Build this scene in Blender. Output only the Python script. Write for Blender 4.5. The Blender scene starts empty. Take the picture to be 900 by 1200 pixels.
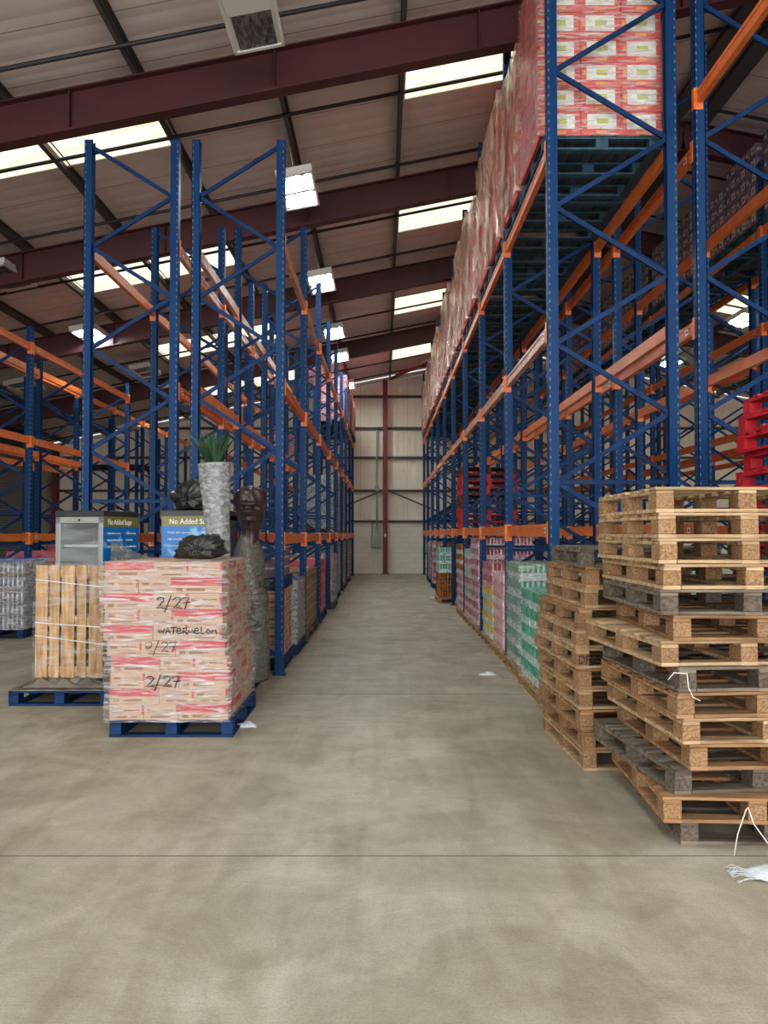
import bpy, bmesh, math, random
from mathutils import Vector, Matrix, noise as mnoise
R = random.Random(7)
sc = bpy.context.scene
C = sc.collection
PI = math.pi
H = 1.70
F = 930.0
PITCH = math.atan(25 / 930.0)

# ------------------------------------------------------------------ camera, world, light, exposure
cd = bpy.data.cameras.new('camera')
cam = bpy.data.objects.new('camera', cd); C.objects.link(cam)
cam.location = (0, 0, H)
cam.rotation_euler = (PI / 2 + PITCH, 0, 0)
cd.sensor_fit = 'VERTICAL'
cd.angle_y = 2 * math.atan(600 / F)
cd.clip_end = 300
sc.camera = cam
w = bpy.data.worlds.new('overcast_sky'); sc.world = w
w.use_nodes = True
w.node_tree.nodes['Background'].inputs[0].default_value = (0.80, 0.88, 1.0, 1)
w.node_tree.nodes['Background'].inputs[1].default_value = 1.0

def area(name, loc, rot, sx, sy, power, col):
    l = bpy.data.lights.new(name, 'AREA'); l.shape = 'RECTANGLE'; l.size = sx; l.size_y = sy
    l.energy = power; l.color = col
    o = bpy.data.objects.new(name, l); C.objects.link(o); o.location = loc; o.rotation_euler = rot
    return o
# daylight falling in through the open loading side behind the camera
area('loading_door_daylight', (0, -11.6, 3.4), (PI / 2 + 0.0, 0, 0), 26, 6.0, 900, (1.0, 0.97, 0.93))
# daylight under each strip of rooflights is given by the rooflights themselves (emission further down)
sc.view_settings.view_transform = 'Standard'
sc.view_settings.look = 'None'
sc.view_settings.gamma = 1
sc.view_settings.use_curve_mapping = False
sc.view_settings.exposure = 1.52

# ------------------------------------------------------------------ materials
def s2l(c):
    return tuple(((v / 255) / 12.92 if v / 255 <= 0.04045 else ((v / 255 + 0.055) / 1.055) ** 2.4) for v in c)

def mat(name, rgb, rough=0.6, metal=0.0, rgb2=None, nscale=6.0, stretch=(1, 1, 1), bump=0.0, bscale=None, island=0.0,
        objvar=0.0, lo=0.35, hi=0.65, coat=0.0, detail=4):
    m = bpy.data.materials.new(name); m.use_nodes = True
    nt = m.node_tree; N = nt.nodes; L = nt.links
    b = N['Principled BSDF']
    b.inputs['Roughness'].default_value = rough
    b.inputs['Metallic'].default_value = metal
    if coat: b.inputs['Coat Weight'].default_value = coat
    c1 = (*s2l(rgb), 1)
    b.inputs['Base Color'].default_value = c1
    if rgb2 is None and not bump and not island and not objvar:
        return m
    tc = N.new('ShaderNodeTexCoord'); mp = N.new('ShaderNodeMapping'); L.new(tc.outputs['Object'], mp.inputs[0])
    mp.inputs['Scale'].default_value = stretch
    oi = N.new('ShaderNodeObjectInfo')
    cm = N.new('ShaderNodeVectorMath'); cm.operation = 'SCALE'; cm.inputs[3].default_value = 37.0
    cb = N.new('ShaderNodeCombineXYZ')
    for k in range(3): L.new(oi.outputs['Random'], cb.inputs[k])
    L.new(cb.outputs[0], cm.inputs[0])
    L.new(cm.outputs[0], mp.inputs['Location'])
    nz = N.new('ShaderNodeTexNoise'); nz.inputs['Scale'].default_value = nscale; nz.inputs['Detail'].default_value = detail
    L.new(mp.outputs[0], nz.inputs[0])
    col = None
    if rgb2 is not None:
        rp = N.new('ShaderNodeValToRGB')
        rp.color_ramp.elements[0].position = lo; rp.color_ramp.elements[0].color = c1
        rp.color_ramp.elements[1].position = hi; rp.color_ramp.elements[1].color = (*s2l(rgb2), 1)
        L.new(nz.outputs[0], rp.inputs[0]); col = rp.outputs[0]
    if island or objvar:
        hs = N.new('ShaderNodeHueSaturation')
        if col: L.new(col, hs.inputs['Color'])
        else: hs.inputs['Color'].default_value = c1
        g = N.new('ShaderNodeNewGeometry')
        mr = N.new('ShaderNodeMapRange'); mr.inputs[3].default_value = 1 - island; mr.inputs[4].default_value = 1 + island
        L.new(g.outputs['Random Per Island'], mr.inputs[0])
        mo = N.new('ShaderNodeMapRange'); mo.inputs[3].default_value = 1 - objvar; mo.inputs[4].default_value = 1 + objvar
        L.new(oi.outputs['Random'], mo.inputs[0])
        mu = N.new('ShaderNodeMath'); mu.operation = 'MULTIPLY'
        L.new(mr.outputs[0], mu.inputs[0]); L.new(mo.outputs[0], mu.inputs[1])
        L.new(mu.outputs[0], hs.inputs['Value']); col = hs.outputs[0]
    if col: L.new(col, b.inputs['Base Color'])
    if bump:
        bp = N.new('ShaderNodeBump'); bp.inputs['Strength'].default_value = bump; bp.inputs['Distance'].default_value = 0.02
        if bscale:
            n2 = N.new('ShaderNodeTexNoise'); n2.inputs['Scale'].default_value = bscale; n2.inputs['Detail'].default_value = 3
            L.new(mp.outputs[0], n2.inputs[0]); L.new(n2.outputs[0], bp.inputs['Height'])
        else: L.new(nz.outputs[0], bp.inputs['Height'])
        L.new(bp.outputs[0], b.inputs['Normal'])
    return m

def emis(name, rgb, strength, crackle=False, streak=False):
    m = bpy.data.materials.new(name); m.use_nodes = True
    nt = m.node_tree; N = nt.nodes; L = nt.links
    N.remove(N['Principled BSDF'])
    e = N.new('ShaderNodeEmission'); e.inputs[0].default_value = (*s2l(rgb), 1); e.inputs[1].default_value = strength
    if crackle or streak:
        tc = N.new('ShaderNodeTexCoord'); mp = N.new('ShaderNodeMapping'); L.new(tc.outputs['Object'], mp.inputs[0])
        nz = N.new('ShaderNodeTexNoise')
        rp = N.new('ShaderNodeValToRGB')
        if crackle:
            nz.inputs['Scale'].default_value = 9; nz.inputs['Detail'].default_value = 3; nz.inputs['Distortion'].default_value = 2.5
            rp.color_ramp.elements[0].position = 0.44; rp.color_ramp.elements[0].color = (*s2l((3, 12, 17)), 1)
            rp.color_ramp.elements[1].position = 0.58; rp.color_ramp.elements[1].color = (*s2l(rgb), 1)
        else:
            mp.inputs['Scale'].default_value = (0.6, 6, 1); nz.inputs['Scale'].default_value = 2
            rp.color_ramp.elements[0].position = 0.3; rp.color_ramp.elements[0].color = (*s2l((240, 224, 182)), 1)
            rp.color_ramp.elements[1].position = 0.6; rp.color_ramp.elements[1].color = (*s2l(rgb), 1)
        L.new(mp.outputs[0], nz.inputs[0]); L.new(nz.outputs[0], rp.inputs[0]); L.new(rp.outputs[0], e.inputs[0])
    L.new(e.outputs[0], N['Material Output'].inputs[0])
    return m

def film(name, fac_lo, fac_hi, rgb=(235, 235, 238), scale=5.0, stretch=(1, 1, 1), lo=0.42, hi=0.62, bump=0.6):
    m = bpy.data.materials.new(name); m.use_nodes = True
    nt = m.node_tree; N = nt.nodes; L = nt.links
    b = N['Principled BSDF']; b.inputs['Base Color'].default_value = (*s2l(rgb), 1); b.inputs['Roughness'].default_value = 0.18
    b.inputs['Specular IOR Level'].default_value = 0.8
    tc = N.new('ShaderNodeTexCoord'); mp = N.new('ShaderNodeMapping'); L.new(tc.outputs['Object'], mp.inputs[0])
    mp.inputs['Scale'].default_value = stretch
    nz = N.new('ShaderNodeTexNoise'); nz.inputs['Scale'].default_value = scale; nz.inputs['Detail'].default_value = 6
    nz.inputs['Distortion'].default_value = 0.7
    L.new(mp.outputs[0], nz.inputs[0])
    mr = N.new('ShaderNodeMapRange'); mr.inputs[1].default_value = lo; mr.inputs[2].default_value = hi
    mr.inputs[3].default_value = fac_lo; mr.inputs[4].default_value = fac_hi
    L.new(nz.outputs[0], mr.inputs[0])
    bp = N.new('ShaderNodeBump'); bp.inputs['Strength'].default_value = bump; bp.inputs['Distance'].default_value = 0.03
    L.new(nz.outputs[0], bp.inputs['Height']); L.new(bp.outputs[0], b.inputs['Normal'])
    t = N.new('ShaderNodeBsdfTransparent'); mx = N.new('ShaderNodeMixShader')
    L.new(mr.outputs[0], mx.inputs[0]); L.new(t.outputs[0], mx.inputs[1]); L.new(b.outputs[0], mx.inputs[2])
    L.new(mx.outputs[0], N['Material Output'].inputs[0])
    return m

def striped(name, rgb, seam, axis, period, seamw, ribp=0.0, rough=0.6, bump=0.5, rgb2=None, dirt=3.0):
    """sheet material with seams every `period` along an object axis and fine ribs as bump"""
    m = bpy.data.materials.new(name); m.use_nodes = True
    nt = m.node_tree; N = nt.nodes; L = nt.links
    b = N['Principled BSDF']; b.inputs['Roughness'].default_value = rough
    tc = N.new('ShaderNodeTexCoord'); sp = N.new('ShaderNodeSeparateXYZ'); L.new(tc.outputs['Object'], sp.inputs[0])
    a = sp.outputs[axis]
    def math_(op, x, y=None, z=None):
        n = N.new('ShaderNodeMath'); n.operation = op
        for i, v in enumerate((x, y, z)):
            if v is None: continue
            if isinstance(v, (int, float)): n.inputs[i].default_value = v
            else: L.new(v, n.inputs[i])
        return n.outputs[0]
    fr = math_('FRACT', math_('DIVIDE', a, period))
    sm = math_('LESS_THAN', fr, seamw / period)
    nz = N.new('ShaderNodeTexNoise'); nz.inputs['Scale'].default_value = dirt; nz.inputs['Detail'].default_value = 5
    L.new(tc.outputs['Object'], nz.inputs[0])
    rp = N.new('ShaderNodeValToRGB'); rp.color_ramp.elements[0].color = (*s2l(rgb2 or rgb), 1); rp.color_ramp.elements[1].color = (*s2l(rgb), 1)
    rp.color_ramp.elements[0].position = 0.3; rp.color_ramp.elements[1].position = 0.7
    L.new(nz.outputs[0], rp.inputs[0])
    mx = N.new('ShaderNodeMix'); mx.data_type = 'RGBA'
    L.new(sm, mx.inputs[0]); L.new(rp.outputs[0], mx.inputs[6]); mx.inputs[7].default_value = (*s2l(seam), 1)
    L.new(mx.outputs[2], b.inputs['Base Color'])
    if ribp:
        f2 = math_('FRACT', math_('DIVIDE', a, ribp))
        tri = math_('ABSOLUTE', math_('SUBTRACT', f2, 0.5))
        hgt = math_('SMOOTH_MIN', tri, 0.3, 0.1)
        bp = N.new('ShaderNodeBump'); bp.inputs['Strength'].default_value = bump; bp.inputs['Distance'].default_value = 0.05
        L.new(hgt, bp.inputs['Height']); L.new(bp.outputs[0], b.inputs['Normal'])
    return m

def concrete():
    m = bpy.data.materials.new('concrete_floor'); m.use_nodes = True
    nt = m.node_tree; N = nt.nodes; L = nt.links
    b = N['Principled BSDF']; b.inputs['Roughness'].default_value = 0.5
    tc = N.new('ShaderNodeTexCoord')
    def noise(scale, stretch=(1, 1, 1), rot=0.0, det=6, dist=0.0, rough=0.55):
        mp = N.new('ShaderNodeMapping'); mp.inputs['Scale'].default_value = stretch; mp.inputs['Rotation'].default_value = (0, 0, rot)
        L.new(tc.outputs['Object'], mp.inputs[0])
        n = N.new('ShaderNodeTexNoise'); n.inputs['Scale'].default_value = scale; n.inputs['Detail'].default_value = det
        n.inputs['Distortion'].default_value = dist; n.inputs['Roughness'].default_value = rough
        L.new(mp.outputs[0], n.inputs[0]); return n.outputs[0]
    def ramp(src, p0, c0, p1, c1):
        r = N.new('ShaderNodeValToRGB'); r.color_ramp.elements[0].position = p0; r.color_ramp.elements[0].color = (*s2l(c0), 1)
        r.color_ramp.elements[1].position = p1; r.color_ramp.elements[1].color = (*s2l(c1), 1); L.new(src, r.inputs[0]); return r.outputs[0]
    def mix(kind, a, b_, f):
        x = N.new('ShaderNodeMix'); x.data_type = 'RGBA'; x.blend_type = kind
        if isinstance(f, float): x.inputs[0].default_value = f
        else: L.new(f, x.inputs[0])
        L.new(a, x.inputs[6]); L.new(b_, x.inputs[7]); return x.outputs[2]
    base = ramp(noise(1.3, det=8, dist=0.6), 0.33, (184, 173, 155), 0.66, (199, 189, 172))
    m1 = ramp(noise(1.1, (1, 1.7, 1), 0.5, 9, 0.9, 0.65), 0.40, (212, 208, 200), 0.60, (255, 255, 255))
    m2 = ramp(noise(1.6, (1.5, 0.9, 1), -0.6, 9, 1.0, 0.65), 0.38, (218, 214, 207), 0.56, (255, 255, 255))
    m3 = ramp(noise(14, (1, 7, 1), 0.8, 5, 0.4), 0.32, (222, 218, 211), 0.48, (255, 255, 255))
    m4 = ramp(noise(90, det=2), 0.3, (226, 224, 220), 0.6, (255, 255, 255))
    # light scuffs
    m5 = ramp(noise(5, (1, 9, 1), 1.1, 6, 1.0), 0.66, (0, 0, 0), 0.74, (70, 68, 62))
    # long tyre marks down the aisle
    m6 = ramp(noise(1.4, (3.2, 0.35, 1), 0.05, 4, 0.9), 0.40, (224, 221, 215), 0.60, (255, 255, 255))
    c = mix('MULTIPLY', base, m1, 0.65); c = mix('MULTIPLY', c, m2, 0.6); c = mix('MULTIPLY', c, m3, 0.4)
    c = mix('MULTIPLY', c, m4, 0.8); c = mix('MULTIPLY', c, m6, 0.45); c = mix('ADD', c, m5, 0.5)
    L.new(c, b.inputs['Base Color'])
    rr = N.new('ShaderNodeMapRange'); rr.inputs[3].default_value = 0.36; rr.inputs[4].default_value = 0.62
    L.new(noise(3, det=5, dist=1.0), rr.inputs[0]); L.new(rr.outputs[0], b.inputs['Roughness'])
    bp = N.new('ShaderNodeBump'); bp.inputs['Strength'].default_value = 0.12; bp.inputs['Distance'].default_value = 0.01
    L.new(noise(30, det=6), bp.inputs['Height']); L.new(bp.outputs[0], b.inputs['Normal'])
    return m

def upright_mat():
    """blue paint with the row of punched slots down the aisle face and end face"""
    m = bpy.data.materials.new('blue_upright_paint'); m.use_nodes = True
    nt = m.node_tree; N = nt.nodes; L = nt.links
    b = N['Principled BSDF']; b.inputs['Roughness'].default_value = 0.5; b.inputs['Specular IOR Level'].default_value = 0.18
    tc = N.new('ShaderNodeTexCoord'); nz = N.new('ShaderNodeTexNoise'); nz.inputs['Scale'].default_value = 9
    L.new(tc.outputs['Object'], nz.inputs[0])
    rp = N.new('ShaderNodeValToRGB'); rp.color_ramp.elements[0].color = (*s2l((2, 44, 88)), 1); rp.color_ramp.elements[1].color = (*s2l((4, 56, 104)), 1)
    L.new(nz.outputs[0], rp.inputs[0]); L.new(rp.outputs[0], b.inputs['Base Color'])
    return m

M = dict(
    floor=concrete(),
    roof=striped('roof_liner_sheet', (222, 210, 208), (150, 134, 130), 1, 1.0, 0.02, 0.333, 0.55, 0.35, (211, 198, 195)),
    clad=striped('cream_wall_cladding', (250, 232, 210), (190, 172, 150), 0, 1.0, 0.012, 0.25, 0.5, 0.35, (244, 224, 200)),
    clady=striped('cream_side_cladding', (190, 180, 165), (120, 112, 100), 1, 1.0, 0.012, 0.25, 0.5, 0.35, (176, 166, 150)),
    shutter=striped('grey_shutter_slats', (120, 118, 114), (50, 50, 50), 2, 0.09, 0.02, 0.09, 0.5, 0.6),
    maroon=mat('maroon_steel', (76, 27, 33), 0.55, 0, (64, 23, 29), 2),
    redcol=mat('red_oxide_column', (140, 44, 38), 0.5, 0, (118, 36, 32), 2),
    purlin=mat('galvanised_purlin', (88, 86, 86), 0.5, 0.3),
    rod=mat('dark_steel_rod', (44, 44, 50), 0.5, 0.2),
    rail=mat('dark_side_rail', (70, 62, 60), 0.6),
    white=mat('white_housing', (216, 214, 210), 0.5),
    reflector=mat('crinkled_reflector', (150, 148, 145), 0.25, 0.7, (70, 66, 64), 8, (3, 1, 1), 1.0),
    lamp=emis('lit_fluorescent', (232, 250, 250), 62.0, crackle=True),
    sky=emis('rooflight_glow', (255, 247, 220), 0.52, streak=True),
    blue=upright_mat(),
    blued=mat('blue_brace_paint', (2, 36, 76), 0.55, 0, (4, 50, 98), 7),
    slot=mat('punched_slot', (84, 106, 138), 0.6),
    orange=mat('orange_beam_paint', (234, 124, 56), 0.42, 0, (218, 108, 48), 5, (1, 1, 1)),
    pinklit=mat('bounce_lit_orange_beam', (200, 118, 84), 0.4, 0, (214, 170, 150), 5, (1, 1, 1), lo=0.45, hi=0.6),  # pinkish tint of reflected light put into the beam colour
    sticker=mat('white_sticker', (235, 232, 225), 0.5),
    black=mat('black_print', (24, 22, 24), 0.5),
    wood=mat('pale_pine', (192, 162, 124), 0.8, 0, (142, 110, 78), 3, (1, 9, 9), 0.25, 60, 0.24, 0.10),
    woodv=mat('upright_pine', (196, 158, 114), 0.8, 0, (150, 112, 74), 3, (9, 9, 1), 0.25, 60, 0.14, 0.05),
    woodo=mat('orange_pine', (168, 126, 86), 0.8, 0, (118, 84, 54), 3, (1, 9, 9), 0.25, 60, 0.26, 0.12),
    woodg=mat('weathered_grey_pine', (126, 112, 96), 0.85, 0, (76, 64, 54), 3, (1, 9, 9), 0.3, 60, 0.26, 0.12),
    osb=mat('chipboard_block', (166, 130, 92), 0.85, 0, (118, 84, 54), 90, (1, 1, 1), 0.4, None, 0.05, 0.12),
    blockg=mat('weathered_block', (112, 98, 84), 0.85, 0, (70, 60, 52), 50, (1, 1, 1), 0.4, None, 0.05, 0.12),
    bluep=mat('blue_pallet_paint', (16, 50, 92), 0.6, 0, (12, 36, 70), 6, (1, 4, 1), 0.2, 40, 0.12, 0.1),
    tealp=mat('dark_teal_pallet', (22, 62, 84), 0.7, 0, (44, 74, 86), 5, (1, 3, 1), 0.2, 40, 0.3, 0.2),
    redp=mat('red_pallet_paint', (196, 18, 34), 0.55, 0, (150, 12, 26), 5, (1, 3, 1), 0.2, 40, 0.18, 0.12),
    redd=mat('dark_red_pallet', (92, 34, 32), 0.65, 0, (64, 30, 28), 5, (1, 3, 1), 0.2, 40, 0.18, 0.12),
    kraft=mat('kraft_carton', (190, 156, 128), 0.75, 0, (174, 140, 112), 6, (1, 1, 3), island=0.04, objvar=0.07),
    kraftd=mat('brown_carton', (156, 122, 90), 0.8, 0, (132, 100, 72), 6, island=0.05, objvar=0.1),
    redband=mat('red_print_band', (190, 42, 52), 0.6, 0, (172, 36, 46), 14),
    tape=mat('brown_print', (128, 86, 60), 0.7),
    redc=mat('red_orange_carton', (216, 62, 52), 0.55, 0, (206, 48, 48), 8, objvar=0.06),
    lab=mat('pale_carton_label', (226, 230, 224), 0.5),
    lime=mat('lime_print', (186, 190, 70), 0.5),
    amber=mat('amber_print', (236, 150, 52), 0.5),
    purplec=mat('purple_carton', (84, 64, 100), 0.6, 0, (128, 108, 138), 9, objvar=0.1),
    beige=mat('beige_print', (206, 190, 172), 0.6),
    pinkc=mat('pink_carton', (214, 104, 116), 0.6, 0, (196, 70, 88), 8, objvar=0.08),
    cangreen=mat('green_can', (62, 142, 116), 0.3, 0.3, (120, 190, 166), 9, objvar=0.1),
    canred=mat('red_can', (158, 70, 88), 0.3, 0.3, (206, 170, 176), 9, objvar=0.1),
    canteal=mat('teal_can', (120, 190, 176), 0.3, 0.3, (170, 210, 200), 9, objvar=0.1),
    canyel=mat('yellow_can', (214, 176, 60), 0.3, 0.3, (230, 210, 130), 9, objvar=0.1),
    canamb=mat('amber_bottle', (190, 120, 50), 0.25, 0.1, (140, 80, 36), 9, objvar=0.1),
    canpink=mat('pink_can', (214, 160, 164), 0.35, 0.2, (222, 196, 196), 9, objvar=0.1),
    canmauve=mat('mauve_bottle', (130, 96, 110), 0.35, 0.1, (176, 150, 150), 9, objvar=0.1),
    bottle=mat('clear_bottle', (186, 190, 196), 0.15, 0.2, (120, 124, 134), 12, objvar=0.06),
    capb=mat('blue_cap', (40, 100, 190), 0.35),
    lid=mat('silver_can_lid', (206, 204, 190), 0.3, 0.7),
    traywhite=mat('printed_tray_wrap', (214, 204, 206), 0.5, 0, (190, 110, 140), 30, (1, 1, 1), lo=0.48, hi=0.60, objvar=0.04),
    traygreen=mat('printed_tray_green', (210, 216, 212), 0.5, 0, (76, 160, 140), 20, (1, 1, 1), lo=0.50, hi=0.62, objvar=0.04),
    traypink=mat('printed_tray_pink', (214, 180, 182), 0.5, 0, (190, 100, 122), 24, (1, 1, 1), lo=0.48, hi=0.6, objvar=0.05),
    film=film('clear_stretch_film', 0.10, 0.75, (225, 215, 212), scale=4, stretch=(1.2, 1.2, 11), lo=0.44, hi=0.70, bump=0.9),
    filmhv=film('glare_streaked_film', 0.16, 0.92, (236, 210, 190), scale=1.5, stretch=(1, 3.2, .6), lo=0.43, hi=0.57, bump=1.0),  # cream streaks paint long glare into the film
    filmthick=film('cloudy_stretch_film', 0.30, 0.85, (176, 176, 176), scale=16, stretch=(1, 1, 2), lo=0.38, hi=0.62, bump=1.0),
    filmgrey=film('grey_bundle_film', 0.5, 0.92, (98, 93, 86), scale=7, stretch=(1, 1, 3), lo=0.38, hi=0.62, bump=1.0),
    filmlite=film('thin_stretch_film', 0.0, 0.26, scale=5, stretch=(1.2, 1.2, 4), lo=0.46, hi=0.7),
    ink=mat('black_marker_ink', (18, 10, 22), 0.6),
    bag=mat('black_bin_bag', (26, 26, 26), 0.38, 0, (44, 42, 40), 8, bump=0.9, bscale=9),
    brownwrap=mat('dark_brown_wrap', (34, 23, 20), 0.42, 0, (58, 38, 32), 6, bump=0.9, bscale=9, coat=0.2),
    leaf=mat('dark_green_leaf', (24, 46, 32), 0.5, 0, (52, 84, 56), 4, island=0.35),
    steel=mat('brushed_steel_frame', (172, 174, 176), 0.35, 0.6),
    darktop=mat('dark_cooler_top', (44, 42, 46), 0.5),
    coolin=mat('cooler_interior', (58, 64, 66), 0.5, 0, (76, 82, 82), 2),
    shelfm=mat('cooler_shelf_wire', (190, 196, 196), 0.4, 0.4),
    glass=film('cooler_glass', 0.06, 0.20, (200, 210, 212), scale=2, stretch=(1, 1, 6), bump=0.1),
    poster=mat('blue_poster_print', (14, 110, 184), 0.45, 0, (150, 200, 228), 5, (1, 1, 1), lo=0.56, hi=0.70),
    olive=mat('olive_header_print', (118, 112, 56), 0.45),
    textw=mat('white_lettering', (240, 240, 235), 0.5),
    vasegreen=mat('grey_green_vase', (104, 112, 98), 0.4, 0, (78, 88, 72), 6),
    slip=mat('grey_slip_sheet', (124, 114, 102), 0.8, 0, (90, 82, 74), 5, bump=0.6, bscale=8),
    pipe=mat('dark_red_pipe', (50, 28, 28), 0.5),
    box=mat('grey_metal_box', (168, 166, 160), 0.5),
    joint=mat('dark_joint_sealant', (98, 90, 78), 0.9),
    plastic=mat('white_sack_plastic', (226, 228, 232), 0.45, 0, (200, 204, 212), 9, bump=0.8, bscale=20),
    cord=mat('white_cord', (226, 222, 214), 0.6),
    brickw=mat('white_painted_block', (226, 218, 204), 0.7, 0, (210, 200, 184), 3),
    concreteout=mat('outside_yard', (120, 118, 112), 0.9),
)

for q_ in ('blued', 'bluep'): M[q_].node_tree.nodes['Principled BSDF'].inputs['Specular IOR Level'].default_value = 0.2
def blockwall():
    m = M['brickw']; nt = m.node_tree; N = nt.nodes; L = nt.links
    b = N['Principled BSDF']
    tc = N.new('ShaderNodeTexCoord'); mp = N.new('ShaderNodeMapping'); mp.inputs['Rotation'].default_value = (PI / 2, 0, 0)
    L.new(tc.outputs['Object'], mp.inputs[0])
    br = N.new('ShaderNodeTexBrick'); br.inputs['Scale'].default_value = 1.0
    br.inputs['Brick Width'].default_value = 0.44; br.inputs['Row Height'].default_value = 0.22; br.inputs['Mortar Size'].default_value = 0.008
    br.inputs['Color1'].default_value = (*s2l((244, 234, 218)), 1); br.inputs['Color2'].default_value = (*s2l((240, 229, 212)), 1)
    br.inputs['Mortar'].default_value = (*s2l((224, 212, 194)), 1)
    L.new(mp.outputs[0], br.inputs[0]); L.new(br.outputs[0], b.inputs['Base Color'])
blockwall()

# ------------------------------------------------------------------ mesh builder
class MB:
    def __init__(s): s.v = []; s.f = []; s.m = []; s.mats = []; s.smooth = []
    def mi(s, m):
        if m not in s.mats: s.mats.append(m)
        return s.mats.index(m)
    def box(s, x0, x1, y0, y1, z0, z1, m, T=None):
        b = len(s.v)
        for z in (z0, z1):
            for (x, y) in ((x0, y0), (x1, y0), (x1, y1), (x0, y1)):
                p = Vector((x, y, z)); s.v.append(tuple(T @ p) if T else (x, y, z))
        k = s.mi(m)
        for q in ((0, 3, 2, 1), (4, 5, 6, 7), (0, 1, 5, 4), (1, 2, 6, 5), (2, 3, 7, 6), (3, 0, 4, 7)):
            s.f.append(tuple(b + i for i in q)); s.m.append(k); s.smooth.append(False)
        return s
    def cbox(s, cx, cy, cz, sx, sy, sz, m, T=None):
        return s.box(cx - sx / 2, cx + sx / 2, cy - sy / 2, cy + sy / 2, cz - sz / 2, cz + sz / 2, m, T)
    def quad(s, pts, m):
        b = len(s.v); s.v += [tuple(p) for p in pts]; s.f.append(tuple(range(b, b + len(pts)))); s.m.append(s.mi(m)); s.smooth.append(False)
    def bar(s, p0, p1, w, h, m, up=(0, 0, 1)):
        """rectangular bar from p0 to p1, w across, h along up"""
        p0 = Vector(p0); p1 = Vector(p1); d = p1 - p0; L = d.length; z = d.normalized()
        u = Vector(up); x = u.cross(z)
        if x.length < 1e-5: x = Vector((1, 0, 0)).cross(z)
        x.normalize(); y = z.cross(x)
        T = Matrix((x, y, z)).transposed().to_4x4(); T.translation = p0
        return s.box(-w / 2, w / 2, -h / 2, h / 2, 0, L, m, T)
    def tube(s, pts, r, m, n=8, caps=True, smooth=True):
        pts = [Vector(p) for p in pts]; rr = r if isinstance(r, (list, tuple)) else [r] * len(pts)
        b = len(s.v); k = s.mi(m); prev = None
        for i, p in enumerate(pts):
            d = (pts[min(i + 1, len(pts) - 1)] - pts[max(i - 1, 0)]).normalized()
            if prev is None:
                a = Vector((0, 0, 1)) if abs(d.z) < 0.9 else Vector((1, 0, 0))
                u = d.cross(a).normalized()
            else:
                u = (prev - d * prev.dot(d)).normalized()
            prev = u; v = d.cross(u)
            for j in range(n):
                t = 2 * PI * j / n; q = p + (u * math.cos(t) + v * math.sin(t)) * rr[i]; s.v.append(tuple(q))
        for i in range(len(pts) - 1):
            for j in range(n):
                s.f.append((b + i * n + j, b + i * n + (j + 1) % n, b + (i + 1) * n + (j + 1) % n, b + (i + 1) * n + j)); s.m.append(k); s.smooth.append(smooth)
        if caps:
            s.f.append(tuple(b + j for j in reversed(range(n)))); s.m.append(k); s.smooth.append(False)
            e = b + (len(pts) - 1) * n
            s.f.append(tuple(e + j for j in range(n))); s.m.append(k); s.smooth.append(False)
        return s
    def lathe(s, prof, n, m, fn=None, cap=True):
        """prof [(r,z)], fn(angle,z,r)->(dx,dy,r)"""
        b = len(s.v); k = s.mi(m)
        for (r, z) in prof:
            for j in range(n):
                t = 2 * PI * j / n; dx = dy = 0; q = r
                if fn: dx, dy, q = fn(t, z, r)
                s.v.append((q * math.cos(t) + dx, q * math.sin(t) + dy, z))
        for i in range(len(prof) - 1):
            for j in range(n):
                s.f.append((b + i * n + j, b + i * n + (j + 1) % n, b + (i + 1) * n + (j + 1) % n, b + (i + 1) * n + j)); s.m.append(k); s.smooth.append(True)
        if cap:
            s.f.append(tuple(b + j for j in reversed(range(n)))); s.m.append(k); s.smooth.append(False)
            e = b + (len(prof) - 1) * n
            s.f.append(tuple(e + j for j in range(n))); s.m.append(k); s.smooth.append(False)
        return s
    def mesh(s, name, bevel=0.0):
        me = bpy.data.meshes.new(name); me.from_pydata(s.v, [], s.f)
        for mm in s.mats: me.materials.append(M[mm])
        for p, k, sm in zip(me.polygons, s.m, s.smooth): p.material_index = k; p.use_smooth = sm
        if bevel:
            bm = bmesh.new(); bm.from_mesh(me)
            bmesh.ops.bevel(bm, geom=[e for e in bm.edges if len(e.link_faces) == 2], offset=bevel, segments=1, affect='EDGES')
            bm.to_mesh(me); bm.free()
        me.update(); return me
    def build(s, name, parent=None, loc=(0, 0, 0), rot=(0, 0, 0), bevel=0.0, **kw):
        return put(name, s.mesh(name, bevel), parent, loc, rot, **kw)

def put(name, me, parent=None, loc=(0, 0, 0), rot=(0, 0, 0), label=None, cat=None, group=None, kind=None):
    o = bpy.data.objects.new(name, me); C.objects.link(o); o.location = loc; o.rotation_euler = rot
    if parent: o.parent = parent
    tag(o, label, cat, group, kind); return o
def tag(o, label=None, cat=None, group=None, kind=None):
    if label: o['label'] = label
    if cat: o['category'] = cat
    if group: o['group'] = group
    if kind: o['kind'] = kind
    return o
def thing(name, label, cat, loc=(0, 0, 0), rz=0.0, group=None):
    return put(name, None, None, loc, (0, 0, rz), label, cat, group)
ORD = ['first', 'second', 'third', 'fourth', 'fifth', 'sixth', 'seventh', 'eighth', 'ninth', 'tenth', 'eleventh', 'twelfth', 'thirteenth',
       'fourteenth', 'fifteenth', 'sixteenth', 'seventeenth', 'eighteenth', 'nineteenth', 'twentieth']

# ------------------------------------------------------------------ setting
SL = 0.2
Y0, Y1 = -12.0, 33.6
XR, XL, XE = 5.5, -14.0, 25.0
ZR0 = 8.15          # purlin underside height at x=0
def zroof(x): return ZR0 + SL * (x if x <= XR else 2 * XR - x)

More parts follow.
